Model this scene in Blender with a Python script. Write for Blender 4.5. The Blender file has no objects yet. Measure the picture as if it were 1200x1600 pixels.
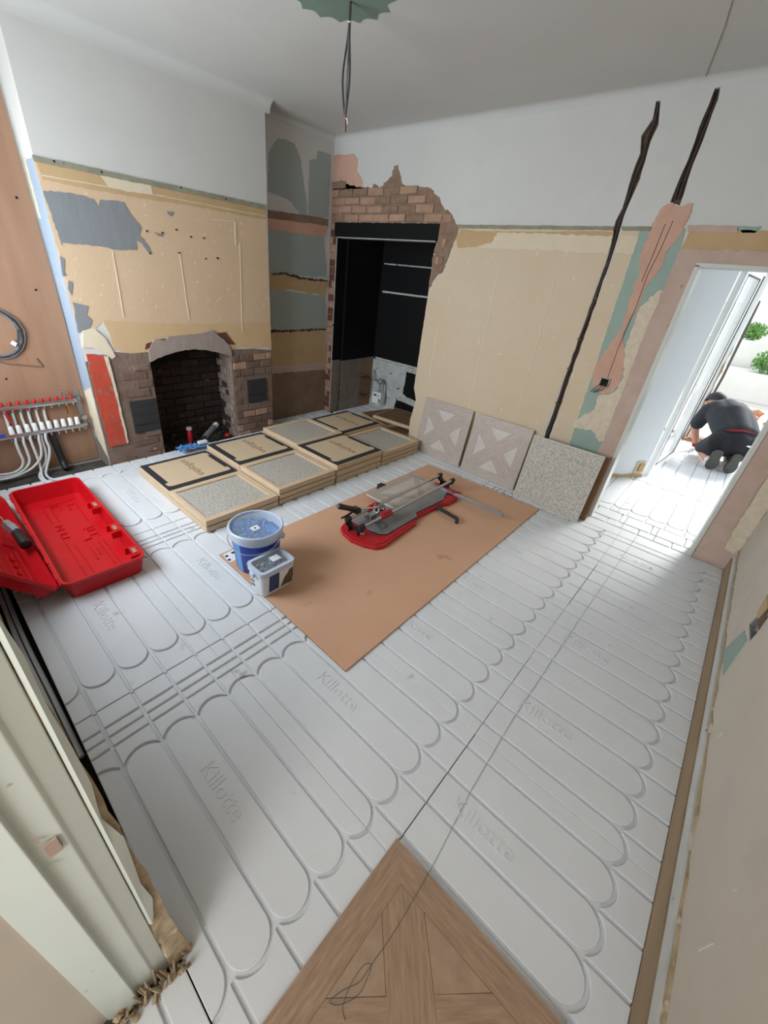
import bpy, bmesh, math, random
from mathutils import Vector, Matrix, Euler
from mathutils.geometry import tessellate_polygon
random.seed(7)
S = bpy.context.scene
COL = S.collection
# ------------------------------------------------------------------ camera
cam = bpy.data.objects.new('camera', bpy.data.cameras.new('camera')); COL.objects.link(cam)
cam.data.sensor_fit = 'HORIZONTAL'; cam.data.sensor_width = 36.0
cam.data.lens = 36.0 * 629.72406 / 1200.0
cam.data.shift_x = 0.024493; cam.data.shift_y = -0.010596
cam.data.clip_start = 0.02; cam.data.clip_end = 200
cam.matrix_world = Matrix([list(r) for r in [[0.728762, -0.39807, 0.557177, 0.0], [0.678972, 0.314426, -0.663426, 0.0], [0.088899, 0.861787, 0.49942, 1.73]]] + [[0, 0, 0, 1]])
S.camera = cam
# ------------------------------------------------------------------ light and exposure
S.view_settings.view_transform = 'Standard'; S.view_settings.look = 'None'
S.view_settings.gamma = 1.0; S.view_settings.use_curve_mapping = False
S.view_settings.exposure = -0.06
W = bpy.data.worlds.new('overcast_sky'); S.world = W; W.use_nodes = True
W.node_tree.nodes['Background'].inputs[0].default_value = (0.86, 0.93, 1.0, 1)
W.node_tree.nodes['Background'].inputs[1].default_value = 2.0
def area(name, loc, target, sx, sy, power, col, spread=math.pi):
    l = bpy.data.lights.new(name, 'AREA'); l.shape = 'RECTANGLE'; l.size = sx; l.size_y = sy
    l.energy = power; l.color = col; l.spread = spread
    o = bpy.data.objects.new(name, l); COL.objects.link(o); o.location = loc
    o.rotation_euler = (Vector(target) - Vector(loc)).to_track_quat('-Z', 'Y').to_euler()
    return o
area('window_daylight', (-2.95, -0.46, 1.62), (-3.0, 3.0, 1.1), 1.5, 1.45, 102, (0.80, 0.90, 1.0))
sun = bpy.data.objects.new('sun', bpy.data.lights.new('sun', 'SUN')); COL.objects.link(sun)
sun.data.energy = 7.0; sun.data.angle = 0.35; sun.data.color = (1.0, 0.98, 0.95)
sun.rotation_euler = (Vector((-0.30, -1.0, -0.68))).to_track_quat('-Z', 'Y').to_euler()
area('landing_fill', (0.15, -1.6, 2.0), (-0.6, 3.0, 0.6), 1.0, 1.0, 26, (1.0, 0.95, 0.88))  # fill light added on the landing behind the camera

# ------------------------------------------------------------------ materials
def lin(c):
    return tuple(((x/255.0)/12.92 if x/255.0 <= 0.04045 else ((x/255.0+0.055)/1.055)**2.4) for x in c)
def mat(name, c, rough=0.6, c2=None, scale=8.0, amt=0.5, metal=0.0, bump=0.0, bscale=60.0, stretch=None, rot=None,
        spots=None, spot_scale=30.0, spot_at=0.68, detail=6.0, trans=0.0, alpha=1.0, spec=0.5, sss=0.0):
    m = bpy.data.materials.new(name); m.use_nodes = True
    nt = m.node_tree; N = nt.nodes; L = nt.links; b = N['Principled BSDF']
    b.inputs['Roughness'].default_value = rough; b.inputs['Metallic'].default_value = metal
    b.inputs['Specular IOR Level'].default_value = spec
    if trans: b.inputs['Transmission Weight'].default_value = trans
    if alpha < 1: b.inputs['Alpha'].default_value = alpha
    base = lin(c)
    if c2 is None and not spots and not bump:
        b.inputs['Base Color'].default_value = (*base, 1); return m
    tc = N.new('ShaderNodeTexCoord'); mp = N.new('ShaderNodeMapping'); L.new(tc.outputs['Object'], mp.inputs[0])
    if rot is not None:
        mp.vector_type = 'TEXTURE'; mp.inputs['Rotation'].default_value = rot; mp.inputs['Scale'].default_value = tuple(1/k for k in stretch)
    elif stretch: mp.inputs['Scale'].default_value = stretch
    out = None
    if c2 is not None:
        n = N.new('ShaderNodeTexNoise'); n.inputs['Scale'].default_value = scale; n.inputs['Detail'].default_value = detail
        n.inputs['Roughness'].default_value = 0.62
        L.new(mp.outputs[0], n.inputs['Vector'])
        r = N.new('ShaderNodeValToRGB'); r.color_ramp.elements[0].position = 0.5-0.28*amt-0.05; r.color_ramp.elements[1].position = 0.5+0.28*amt+0.05
        r.color_ramp.elements[0].color = (*base, 1); r.color_ramp.elements[1].color = (*lin(c2), 1)
        L.new(n.outputs[0], r.inputs[0]); out = r.outputs[0]
    if spots:
        n2 = N.new('ShaderNodeTexNoise'); n2.inputs['Scale'].default_value = spot_scale; n2.inputs['Detail'].default_value = 3
        L.new(mp.outputs[0], n2.inputs['Vector'])
        r2 = N.new('ShaderNodeValToRGB'); r2.color_ramp.elements[0].position = spot_at; r2.color_ramp.elements[1].position = spot_at+0.05
        r2.color_ramp.elements[0].color = (0, 0, 0, 1); r2.color_ramp.elements[1].color = (1, 1, 1, 1)
        L.new(n2.outputs[0], r2.inputs[0])
        mx = N.new('ShaderNodeMix'); mx.data_type = 'RGBA'
        L.new(r2.outputs[0], mx.inputs[0])
        if out: L.new(out, mx.inputs[6])
        else: mx.inputs[6].default_value = (*base, 1)
        mx.inputs[7].default_value = (*lin(spots), 1); out = mx.outputs[2]
    if out: L.new(out, b.inputs['Base Color'])
    else: b.inputs['Base Color'].default_value = (*base, 1)
    if bump:
        n3 = N.new('ShaderNodeTexNoise'); n3.inputs['Scale'].default_value = bscale; n3.inputs['Detail'].default_value = 5
        L.new(mp.outputs[0], n3.inputs['Vector'])
        bp = N.new('ShaderNodeBump'); bp.inputs['Strength'].default_value = bump; bp.inputs['Distance'].default_value = 0.01
        L.new(n3.outputs[0], bp.inputs['Height']); L.new(bp.outputs[0], b.inputs['Normal'])
    return m
M = {}
M['white_paint'] = mat('white_paint', (206,204,198), .7, (196,194,188), 2.2, .9, bump=.05, bscale=30, spots=(200,197,191), spot_scale=5, spot_at=.66)
M['ceiling_paint'] = mat('ceiling_paint', (200,199,194), .75, (192,191,186), 1.6, .8)
M['mint_paint'] = mat('mint_paint', (120,140,124), .75, (106,126,112), 5, .7)
M['beige'] = mat('beige_lining_paper', (208,180,148), .75, (200,170,138), 3.0, .8, bump=.12, bscale=25, spots=(222,200,172), spot_scale=34, spot_at=.66)
M['beige_back'] = mat('pale_beige_lining_paper', (208,190,163), .75, (201,180,150), 2.0, .8, bump=.10, bscale=22, spots=(218,203,180), spot_scale=30, spot_at=.68)
M['cream'] = mat('cream_paper', (216,202,176), .8, (208,192,165), 9, .7)
M['ochre'] = mat('ochre_paper', (192,162,120), .75, (180,150,108), 6, .7)
M['ochre_pale'] = mat('pale_ochre_paper', (204,174,132), .75, (196,164,124), 5, .8, bump=.1, bscale=25)
M['blue_grey'] = mat('blue_grey_paint', (132,134,135), .7, (121,124,126), 14, .7, bump=.15, bscale=40, stretch=(1,1,.25))
M['slate_teal'] = mat('slate_teal_paint', (150,164,163), .75, (162,162,150), 5, .7, bump=.1, bscale=40)
M['teal'] = mat('duck_egg_paint', (150,168,156), .7, (140,160,148), 8, .7)
M['rail_green'] = mat('sage_strip', (150,148,126), .8, (126,122,104), 12, .8, spots=(90,78,62), spot_scale=25, spot_at=.7)
M['pink_plaster'] = mat('pink_plaster', (206,166,144), .85, (192,148,126), 7, .8, bump=.2, bscale=30)
M['mauve_plaster'] = mat('mauve_plaster', (198,174,160), .85, (178,150,132), 6, .8, bump=.25, bscale=25, spots=(120,88,66), spot_scale=10, spot_at=.7)
M['rough_cream'] = mat('rough_cream_plaster', (220,206,184), .9, (198,182,156), 22, .7, bump=.6, bscale=50)
M['old_brick'] = mat('bare_dusty_brick', (178,144,120), .9, (150,116,94), 10, .8, bump=.5, bscale=45, spots=(168,142,120), spot_scale=14, spot_at=.64)
M['old_mortar'] = mat('dusty_mortar', (150,124,104), .95, (120,94,76), 20, .7, bump=.6, bscale=60)
M['quoin_brick'] = mat('dark_red_brick', (112,62,48), .9, (84,48,38), 14, .8, bump=.5, bscale=60, spots=(150,140,128), spot_scale=24, spot_at=.66)
M['hearth_brick'] = mat('dusty_brown_brick', (124,100,86), .95, (94,70,58), 12, .8, bump=.6, bscale=50, spots=(160,140,124), spot_scale=12, spot_at=.68)
M['hearth_mortar'] = mat('brown_mortar', (130,110,96), .95, (106,86,74), 12, .7, bump=.6, bscale=40)
M['soot_brick'] = mat('sooty_brick', (58,42,34), .95, (38,27,22), 12, .8, bump=.7, bscale=50, spots=(104,84,68), spot_scale=11, spot_at=.66)
M['soot_mortar'] = mat('sooty_mortar', (48,36,30), .95, (26,20,17), 10, .8, bump=.6, bscale=40)
M['grey_brick'] = mat('ash_grey_brick', (150,136,124), .95, (98,82,70), 14, .8, bump=.7, bscale=50)
M['soot_black'] = mat('black_soot', (20,16,14), 1.0)
M['chase_brown'] = mat('dark_ragged_paper_edge', (84,66,50), .9, (54,42,33), 20, .8)
M['oak_seam'] = mat('oak_seam', (92,72,54), .6)
M['pale_seam'] = mat('pale_seam', (146,132,120), .6)
M['string'] = mat('grey_green_string', (92,100,92), .8)
M['lintel_grey'] = mat('grey_cement_render', (160,146,136), .9, (140,124,114), 8, .8, bump=.5, bscale=18)
M['black_slate'] = mat('black_tile', (44,46,48), .6, (34,36,38), 12, .7, bump=.3, bscale=20)
M['red_paint'] = mat('red_oxide_paint', (206,72,42), .8, (150,64,50), 7, .8, bump=.4, bscale=40, spots=(142,100,84), spot_scale=13, spot_at=.58)
M['brown_paper'] = mat('stained_brown_plaster', (140,112,88), .85, (120,94,72), 5, .8, bump=.2, bscale=30)
M['black_paint'] = mat('black_paint', (13,12,13), .7, (10,10,10), 4, .6, bump=.05, spec=.2)
M['pantry_white'] = mat('flaking_white_paint', (196,198,194), .7, (160,160,154), 9, .7, spots=(58,54,50), spot_scale=16, spot_at=.66)
M['pantry_plaster'] = mat('grey_plaster', (136,126,114), .85, (112,98,84), 7, .8, bump=.3, bscale=30)
M['eps'] = mat('white_foam_board', (224,226,227), .42, (214,216,218), 3, .8, bump=.05, bscale=160, spots=(190,188,184), spot_scale=7, spot_at=.70)
M['screed'] = mat('dusty_screed', (84,78,72), .95, (52,47,43), 9, .8, bump=.7, bscale=40, spots=(130,124,116), spot_scale=26, spot_at=.68)
M['trench'] = mat('dark_earth', (30,25,22), 1.0, (18,15,13), 12, .7)
M['ply'] = mat('plywood', (158,122,95), .6, (138,103,79), 3.2, .8, stretch=(1,3.2,.35), detail=8, spots=(150,104,74), spot_scale=4.5, spot_at=.68)
M['hardboard'] = mat('hardboard', (214,170,138), .55, (206,160,128), 2.2, .8, spots=(192,146,114), spot_scale=3.5, spot_at=.68)
M['hardboard_edge'] = mat('hardboard_edge', (160,118,88), .8)
M['card'] = mat('brown_cardboard', (206,182,152), .8, (198,174,142), 5, .7)
M['card_edge'] = mat('cardboard_side', (210,186,156), .85, (198,170,136), 9, .8, stretch=(1,1,6))
M['card_dark'] = mat('cardboard_shadowed_side', (132,98,70), .85, (116,84,58), 9, .8)  # darker copy of the cardboard, shade put into its colour
M['foam_black'] = mat('black_foam_strip', (46,47,50), .8, (38,39,42), 20, .7)
M['print_brown'] = mat('box_print', (134,106,76), .8)
M['tile_back'] = mat('grey_tile_back', (158,151,138), .55, (200,195,184), 60, .45, bump=.5, bscale=90, detail=2)
M['tile_edge'] = mat('porcelain_edge', (200,194,182), .5)
M['plastic_red'] = mat('red_case_plastic', (204,12,26), .38, (190,10,24), 6, .6, bump=.03, bscale=200)
M['cutter_red'] = mat('red_enamel', (196,24,34), .4, (170,34,38), 14, .8)
M['black_plastic'] = mat('black_plastic', (26,26,28), .45)
M['dark_plastic'] = mat('dark_grey_plastic', (40,41,43), .5)
M['steel'] = mat('polished_steel', (200,200,198), .25, metal=1.0)
M['alu'] = mat('dull_aluminium', (158,162,166), .42, (140,144,148), 9, .7, metal=.75, spots=(116,114,110), spot_scale=8, spot_at=.66)
M['zinc'] = mat('grey_steel_plate', (158,160,162), .5, (134,136,138), 7, .8, metal=.4)
M['white_plastic'] = mat('white_plastic', (226,226,224), .4)
M['pipe_white'] = mat('white_pipe', (212,214,212), .35)
M['brass'] = mat('brass', (176,146,84), .3, metal=1.0)
M['copper'] = mat('tarnished_copper', (120,82,58), .45, metal=.8)
M['blue_plastic'] = mat('blue_bucket_wall', (18,62,176), .35, (12,46,146), 5, .6)
M['blue_pale'] = mat('pale_blue_band', (92,150,206), .35)
M['blue_clips'] = mat('blue_clip_heap', (70,168,232), .4, (36,124,204), 40, .8)
M['grey_clips'] = mat('grey_clip_heap', (150,156,164), .45, (116,122,132), 40, .8)
M['lid_clear'] = mat('frosted_lid', (222,230,238), .25, alpha=.14)
M['rim_clear'] = mat('frosted_rim', (206,216,232), .3, alpha=.85)
M['tub_white'] = mat('milky_tub', (222,224,226), .35)
M['label_navy'] = mat('navy_label', (40,54,104), .5, (56,72,120), 12, .7)
M['label_photo'] = mat('brown_label', (112,98,70), .5, (70,58,44), 22, .8)
M['paper'] = mat('white_paper', (232,232,234), .7)
M['ink'] = mat('dark_ink', (44,44,50), .7)
M['cable_black'] = mat('black_cable', (58,50,45), .5)
M['cable_grey'] = mat('grey_cable', (110,114,118), .45)
M['cable_brown'] = mat('bare_brown_wire', (120,96,80), .5)
M['chase_dark'] = mat('dark_chase', (122,100,82), .95, (64,52,43), 22, .8, bump=.8, bscale=60)
M['gloss_cream'] = mat('mint_white_gloss', (216,222,214), .35, (204,210,200), 4, .8, spots=(150,146,130), spot_scale=20, spot_at=.73)
M['gloss_white'] = mat('old_white_gloss', (206,208,200), .35, (196,198,188), 4, .8, spots=(150,146,134), spot_scale=24, spot_at=.73)
M['straw'] = mat('crumbling_plaster', (196,180,150), .95, (152,126,94), 16, .8, bump=1.0, bscale=35, spots=(206,196,172), spot_scale=14, spot_at=.62)
M['skirt_tan'] = mat('unpainted_tan_board', (166,142,112), .8, (140,116,88), 8, .8, stretch=(1,.3,1), spots=(96,72,54), spot_scale=12, spot_at=.7)
M['skirt_white'] = mat('flaking_white_board', (206,208,204), .6, (190,186,176), 10, .7, spots=(126,100,78), spot_scale=14, spot_at=.70)
M['right_plaster'] = mat('bare_skim_plaster', (206,194,178), .8, (192,181,164), 2.4, .9, bump=.1, bscale=20, spots=(196,184,170), spot_scale=3, spot_at=.6)
M['hall_paint'] = mat('pale_blue_white_paint', (228,232,234), .7, (222,227,229), 2, .8)
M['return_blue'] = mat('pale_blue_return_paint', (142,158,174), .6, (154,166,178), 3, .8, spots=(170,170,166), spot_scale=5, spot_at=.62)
M['upvc'] = mat('white_upvc', (232,234,232), .3)
M['dark_gasket'] = mat('dark_gasket', (70,66,58), .6)
M['skin'] = mat('skin', (196,140,116), .5, (186,128,104), 14, .7)
M['navy_cloth'] = mat('black_navy_cloth', (36,42,48), .85, (28,33,38), 12, .8, bump=.4, bscale=14)
M['trouser'] = mat('black_trouser_cloth', (24,25,32), .85, (18,19,25), 12, .8, bump=.4, bscale=14)
M['cap_cloth'] = mat('black_cap_cloth', (30,32,36), .7)
M['red_band'] = mat('red_elastic', (150,32,34), .7)
M['sole'] = mat('dark_grey_sole', (84,86,80), .8, (60,62,58), 40, .8, bump=.6, bscale=80)
M['sock'] = mat('white_sock', (226,228,226), .8)
M['leaf'] = mat('shrub_leaf', (120,166,84), .6, (84,130,60), 8, .8)
M['bark'] = mat('shrub_stem', (186,176,158), .9)
M['paving'] = mat('pale_paving', (206,202,194), .8, (188,182,172), 3, .8)
M['garden_wall'] = mat('white_render', (226,224,218), .8, (216,214,206), 3, .7)
M['terracotta'] = mat('terracotta_rubble', (186,132,96), .9, (150,100,70), 12, .8)
M['glass'] = mat('clear_glass', (255,255,255), .02, alpha=.12)
def wood(name, a, b, ang):
    return mat(name, a, .42, b, 11, .75, rot=(0,0,ang), stretch=(1.0,9.0,1.0), detail=8, bump=.12, bscale=14)
PI = math.pi
for k, ang in (('x',0), ('y',PI/2), ('d1',PI/4), ('d2',-PI/4)):
    M['oak_'+k] = wood('weathered_oak_'+k, (184,154,128), (136,110,88), ang)
    M['pale_'+k] = wood('lit_oak_'+k, (196,182,170), (158,142,130), ang)  # same oak tile, made paler: the stronger light is in the colour
M['oak_field'] = mat('oak_field', (178,150,126), .45, (156,130,106), 16, .7, bump=.1, bscale=20)
M['pale_field'] = mat('lit_oak_field', (204,195,187), .45, (190,180,170), 12, .7)  # field of the same tile, brightened in colour for the light
# ------------------------------------------------------------------ mesh helpers
class MB:
    def __init__(s): s.v = []; s.f = []; s.m = []
    def add(s, vs, fs, mi=0, T=None):
        o = len(s.v)
        for p in vs:
            p = Vector(p)
            s.v.append(tuple(T @ p) if T is not None else tuple(p))
        for f in fs: s.f.append(tuple(i+o for i in f)); s.m.append(mi)
    def box(s, a, b, mi=0, T=None, ch=0.0):
        x0,y0,z0 = a; x1,y1,z1 = b
        if ch > 0:
            bm = bmesh.new(); bmesh.ops.create_cube(bm, size=1)
            for v in bm.verts: v.co = Vector(((x0+x1)/2+v.co.x*(x1-x0), (y0+y1)/2+v.co.y*(y1-y0), (z0+z1)/2+v.co.z*(z1-z0)))
            bmesh.ops.bevel(bm, geom=bm.edges[:], offset=ch, segments=2, affect='EDGES', profile=.5)
            s.addbm(bm, mi, T); return
        s.add([(x0,y0,z0),(x1,y0,z0),(x1,y1,z0),(x0,y1,z0),(x0,y0,z1),(x1,y0,z1),(x1,y1,z1),(x0,y1,z1)],
              [(0,3,2,1),(4,5,6,7),(0,1,5,4),(1,2,6,5),(2,3,7,6),(3,0,4,7)], mi, T)
    def addbm(s, bm, mi=0, T=None):
        bm.verts.index_update()
        s.add([v.co.copy() for v in bm.verts], [[v.index for v in f.verts] for f in bm.faces], mi, T); bm.free()
    def tube(s, pts, r, n=8, mi=0, cap=True, T=None):
        pts = [Vector(p) for p in pts]; rs = r if isinstance(r, (list, tuple)) else [r]*len(pts)
        vs = []; fs = []; prev = None
        for i, p in enumerate(pts):
            d = (pts[min(i+1,len(pts)-1)] - pts[max(i-1,0)]).normalized()
            if prev is None:
                a = Vector((0,0,1)) if abs(d.z) < .9 else Vector((1,0,0))
                u = d.cross(a).normalized()
            else:
                u = (prev - d*prev.dot(d)).normalized()
            prev = u; w = d.cross(u)
            for k in range(n):
                t = 2*PI*k/n; vs.append(p + (u*math.cos(t)+w*math.sin(t))*rs[i])
        for i in range(len(pts)-1):
            for k in range(n):
                fs.append((i*n+k, i*n+(k+1)%n, (i+1)*n+(k+1)%n, (i+1)*n+k))
        if cap: fs.append(tuple(reversed(range(n)))); fs.append(tuple(range((len(pts)-1)*n, len(pts)*n)))
        s.add(vs, fs, mi, T)
    def cyl(s, a, b, r, n=16, mi=0, r2=None, T=None):
        s.tube([a,b], [r, r if r2 is None else r2], n, mi, True, T)
    def lathe(s, prof, c=(0,0,0), n=32, mi=0, T=None):
        vs = []; fs = []; m = len(prof)
        for k in range(n):
            t = 2*PI*k/n
            for r,z in prof: vs.append((c[0]+r*math.cos(t), c[1]+r*math.sin(t), c[2]+z))
        for k in range(n):
            for i in range(m-1):
                a = k*m+i; b = ((k+1)%n)*m+i; fs.append((a,b,b+1,a+1))
        s.add(vs, fs, mi, T)
    def prism(s, poly, fn, d0, d1, mi=0, holes=(), side=None, ch=0.0, T=None):
        """poly: 2D outline; fn(u,v,d)->xyz ; extruded from depth d0 (back) to d1 (front)"""
        loops = [poly]+list(holes); vs = []; idx = []
        for lp in loops:
            st = len(vs); vs += [fn(u,v,d1) for u,v in lp]; idx.append((st, len(lp)))
        nfront = len(vs)
        tris = tessellate_polygon([[Vector((u,v,0)) for u,v in lp] for lp in loops])
        vs2 = [fn(u,v,d0) for lp in loops for u,v in lp]
        fs = [tuple(t) for t in tris]; o = len(s.v)
        s.add(vs+vs2, fs, mi, T)
        sf = []
        for st, n in idx:
            for k in range(n):
                a = st+k; b = st+(k+1)%n; sf.append((a,b,b+nfront,a+nfront))
        for q in sf: s.f.append(tuple(i+o for i in q)); s.m.append(mi if side is None else side)
    def ball(s, c, r, mi=0, sub=2, sc=(1,1,1), jit=0.0, T=None):
        bm = bmesh.new(); bmesh.ops.create_icosphere(bm, subdivisions=sub, radius=1)
        for v in bm.verts:
            q = 1+random.uniform(-jit, jit)
            v.co = Vector((c[0]+v.co.x*r*sc[0]*q, c[1]+v.co.y*r*sc[1]*q, c[2]+v.co.z*r*sc[2]*q))
        s.addbm(bm, mi, T)
    def build(s, name, mats, parent=None, smooth=False, bevel=0.0, seg=2, fix=True):
        me = bpy.data.meshes.new(name)
        off = parent_world(parent)
        me.from_pydata([(x-off.x, y-off.y, z-off.z) for x,y,z in s.v], [], s.f)
        if not isinstance(mats, (list, tuple)): mats = [mats]
        for m in mats: me.materials.append(M[m] if isinstance(m, str) else m)
        me.polygons.foreach_set('material_index', s.m)
        if fix:
            bm = bmesh.new(); bm.from_mesh(me); bmesh.ops.recalc_face_normals(bm, faces=bm.faces[:]); bm.to_mesh(me); bm.free()
        if smooth: me.polygons.foreach_set('use_smooth', [True]*len(me.polygons))
        me.update()
        o = bpy.data.objects.new(name, me); COL.objects.link(o)
        if parent: o.parent = parent
        if bevel:
            b = o.modifiers.new('bevel', 'BEVEL'); b.width = bevel; b.segments = seg; b.limit_method = 'ANGLE'; b.angle_limit = .6
        if smooth: auto_smooth(o)
        return o
def auto_smooth(o, ang=.7):
    me = o.data
    bm = bmesh.new(); bm.from_mesh(me)
    for e in bm.edges:
        if len(e.link_faces) == 2 and e.calc_face_angle(0) > ang: e.smooth = False
    bm.to_mesh(me); bm.free()
def parent_world(p):
    v = Vector((0,0,0))
    while p is not None: v = v + p.location; p = p.parent
    return v
def tag(o, label=None, cat=None, group=None, kind=None):
    if label: o['label'] = label
    if cat: o['category'] = cat
    if group: o['group'] = group
    if kind: o['kind'] = kind
    return o
def thing(name, label, cat, loc, group=None):
    o = bpy.data.objects.new(name, None); COL.objects.link(o); o.location = loc; o.empty_display_size = .05
    return tag(o, label, cat, group)
def struct(o, label, cat='wall'): return tag(o, label, None, None, 'structure')
def copy_tree(o, parent=None):
    c = o.copy(); COL.objects.link(c); c.parent = parent
    for ch in o.children: copy_tree(ch, c)
    return c
def fx(X): return lambda u,v,d: (X+d, u, v)      # wall facing +X ; u=y v=z
def fxm(X): return lambda u,v,d: (X-d, u, v)     # wall facing -X
def fy(Y): return lambda u,v,d: (u, Y-d, v)      # wall facing -Y ; u=x v=z
def fyp(Y): return lambda u,v,d: (u, Y+d, v)
def fz(Z): return lambda u,v,d: (u, v, Z+d)
def ragged(poly, step=.03, amp=.006, rnd=None):
    R = rnd or random; out = []; n = len(poly)
    for i in range(n):
        a = Vector(poly[i]); b = Vector(poly[(i+1)%n]); L = (b-a).length; k = max(1, int(L/step))
        for j in range(k):
            p = a.lerp(b, j/k)
            if j: p = p + Vector((R.uniform(-amp,amp), R.uniform(-amp,amp)))
            out.append((p.x, p.y))
    return out
PR = random.Random(3)
def patch(name, fn, poly, d1, m, parent, d0=-.004, rag=.006, step=.03, label=None, holes=()):
    b = MB(); b.prism(ragged(poly, step, rag, PR) if rag else poly, fn, d0, d1, 0, holes)
    o = b.build(name, m, parent)
    if label: o['label'] = label
    return o
def text_mesh(body, size, ext, name, m):
    cu = bpy.data.curves.new(name, 'FONT'); cu.body = body; cu.size = size; cu.extrude = ext; cu.align_x = 'CENTER'; cu.align_y = 'CENTER'
    cu.resolution_u = 3
    t = bpy.data.objects.new('tmp', cu); COL.objects.link(t)
    dg = bpy.context.evaluated_depsgraph_get(); me = bpy.data.meshes.new_from_object(t.evaluated_get(dg))
    bpy.data.objects.remove(t); bpy.data.curves.remove(cu)
    me.name = name; me.materials.clear(); me.materials.append(M[m]); return me
def put(me, name, parent, mw):
    o = bpy.data.objects.new(name, me); COL.objects.link(o); o.parent = parent
    off = parent_world(parent); o.matrix_local = Matrix.Translation(-off) @ mw
    return o
def arcpts(c, r, a0, a1, n): return [(c[0]+r*math.cos(a0+(a1-a0)*i/n), c[1]+r*math.sin(a0+(a1-a0)*i/n)) for i in range(n+1)]
def smooth_path(pts, n=6):
    P = [Vector(p) for p in pts]; out = []
    for i in range(len(P)-1):
        p0 = P[max(i-1,0)]; p1 = P[i]; p2 = P[i+1]; p3 = P[min(i+2,len(P)-1)]
        for j in range(n):
            t = j/n
            out.append(.5*((2*p1)+(-p0+p2)*t+(2*p0-5*p1+4*p2-p3)*t*t+(-p0+3*p1-3*p2+p3)*t**3))
    out.append(P[-1]); return out
# ------------------------------------------------------------------ the setting
XB, XL, YB, XR, ZC, ZF = -3.87, -4.1, 3.78, 0.5, 2.9, -0.03
b = MB(); b.box((-4.4,-1.6,-.16), (2.2,5.2,-.10)); b.box((-4.3,-.001,-.10), (.62,3.79,ZF)); b.box((-4.1,3.79,-.10), (-2.5,4.7,ZF)); b.box((-.62,-1.5,-.10), (.62,-.002,ZF)); b.box((-1.6,3.791,-.10), (1.7,8.0,ZF))
floor = struct(b.build('floor', 'screed'), 'dark dusty concrete floor under white grooved foam boards')
b = MB(); b.box((-4.3,-.16,-.099), (-.52,-.0015,-.095))
b.build('trench_bed', 'trench', floor)['label'] = 'dark earth trench along the front wall'
b = MB(); b.box((-4.35,-.32,ZC), (.7,3.93,ZC+.08))
ceiling = struct(b.build('ceiling', 'ceiling_paint'), 'off-white painted ceiling with a bare green scalloped patch')
# left wall: the two alcoves each side of the chimney breast
b = MB(); b.prism([(-.35,ZC),(-.35,-.1),(1.35,-.1),(1.35,1.32),(2.38,1.32),(2.38,-.1),(3.93,-.1),(3.93,ZC)], fx(XL), -.12, 0)
wall_left = struct(b.build('wall_left', 'white_paint'), 'left wall of the alcoves beside the chimney breast, patched paint and plaster')
# chimney breast with the arched fireplace cut through its face
arch = [(1.462,ZF),(1.465,.866),(1.53,.895),(1.62,.918),(1.73,.940),(1.86,.951),(1.98,.938),(2.10,.910),(2.20,.878),(2.262,.850),(2.27,ZF)]
b = MB(); b.prism([(.97,ZC),(.97,-.1),(1.462,-.1)]+arch+[(2.27,-.1),(2.75,-.1),(2.75,ZC)], fx(XB), -.23, 0, side=1)
chim = struct(b.build('wall_chimney', ['white_paint','hearth_mortar'], fix=True), 'chimney breast with an open arched brick fireplace')
# back wall with pantry opening, cable chases and the doorway
pantry = [(-4.0, -0.1), (-4.0, 2.165), (-2.632, 2.165), (-2.62, 2.03), (-2.64, 1.95), (-2.641, 1.907), (-2.636, 1.623), (-2.635, 1.218), (-2.633, 0.859), (-2.638, 0.65), (-2.586, 0.518), (-2.607, 0.287), (-2.62, -0.1)]
doorh = [(-.51,-.1),(-.51,1.957),(.255,1.957),(.255,-.1)]
ch1 = [(-1.105, 2.827), (-1.09, 2.743), (-1.126, 2.661), (-1.097, 2.568), (-1.104, 2.458), (-1.094, 2.271), (-1.111, 2.196), (-1.084, 1.981), (-1.116, 0.518), (-1.067, 0.535), (-1.055, 1.975), (-1.063, 2.159), (-1.062, 2.289), (-1.044, 2.43), (-1.057, 2.63), (-1.043, 2.707), (-1.08, 2.827)]
ch2 = [(-0.804, 2.848), (-0.803, 2.772), (-0.809, 2.67), (-0.802, 2.517), (-0.812, 2.387), (-0.813, 2.3), (-0.751, 2.282), (-0.761, 2.418), (-0.763, 2.561), (-0.764, 2.666), (-0.766, 2.796), (-0.777, 2.85)]
b = MB()
outer = [(-4.22,ZC),(-4.22,-.1)]+pantry+doorh+[(.62,-.1),(.62,ZC)]
b.prism(outer, fy(YB), -.14, 0, 0, holes=[ragged(ch1,.05,.004,PR), ragged(ch2,.05,.005,PR)])
wall_back = struct(b.build('wall_back', 'white_paint'), 'back wall with the black pantry opening and the doorway on the right')
b = MB()
for c in (ch1, ch2):
    us = [p[0] for p in c]; vs = [p[1] for p in c]
    b.box((min(us)-.03, YB+.03, min(vs)-.03), (max(us)+.03, YB+.05, max(vs)+.03))
b.build('chase_bed', 'chase_dark', wall_back)['label'] = 'dark rough bed of the chases'
# right wall
sock = [(2.383, 0.414), (2.365, 0.49), (2.19, 0.5), (2.195, 0.435)]
b = MB(); b.prism([(-1.6,-.1),(3.92,-.1),(3.92,ZC),(-1.6,ZC)], fxm(XR), -.12, 0, 0, holes=[sock])
wall_right = struct(b.build('wall_right', 'right_plaster'), 'right wall of bare skim plaster with an open socket box')
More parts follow.
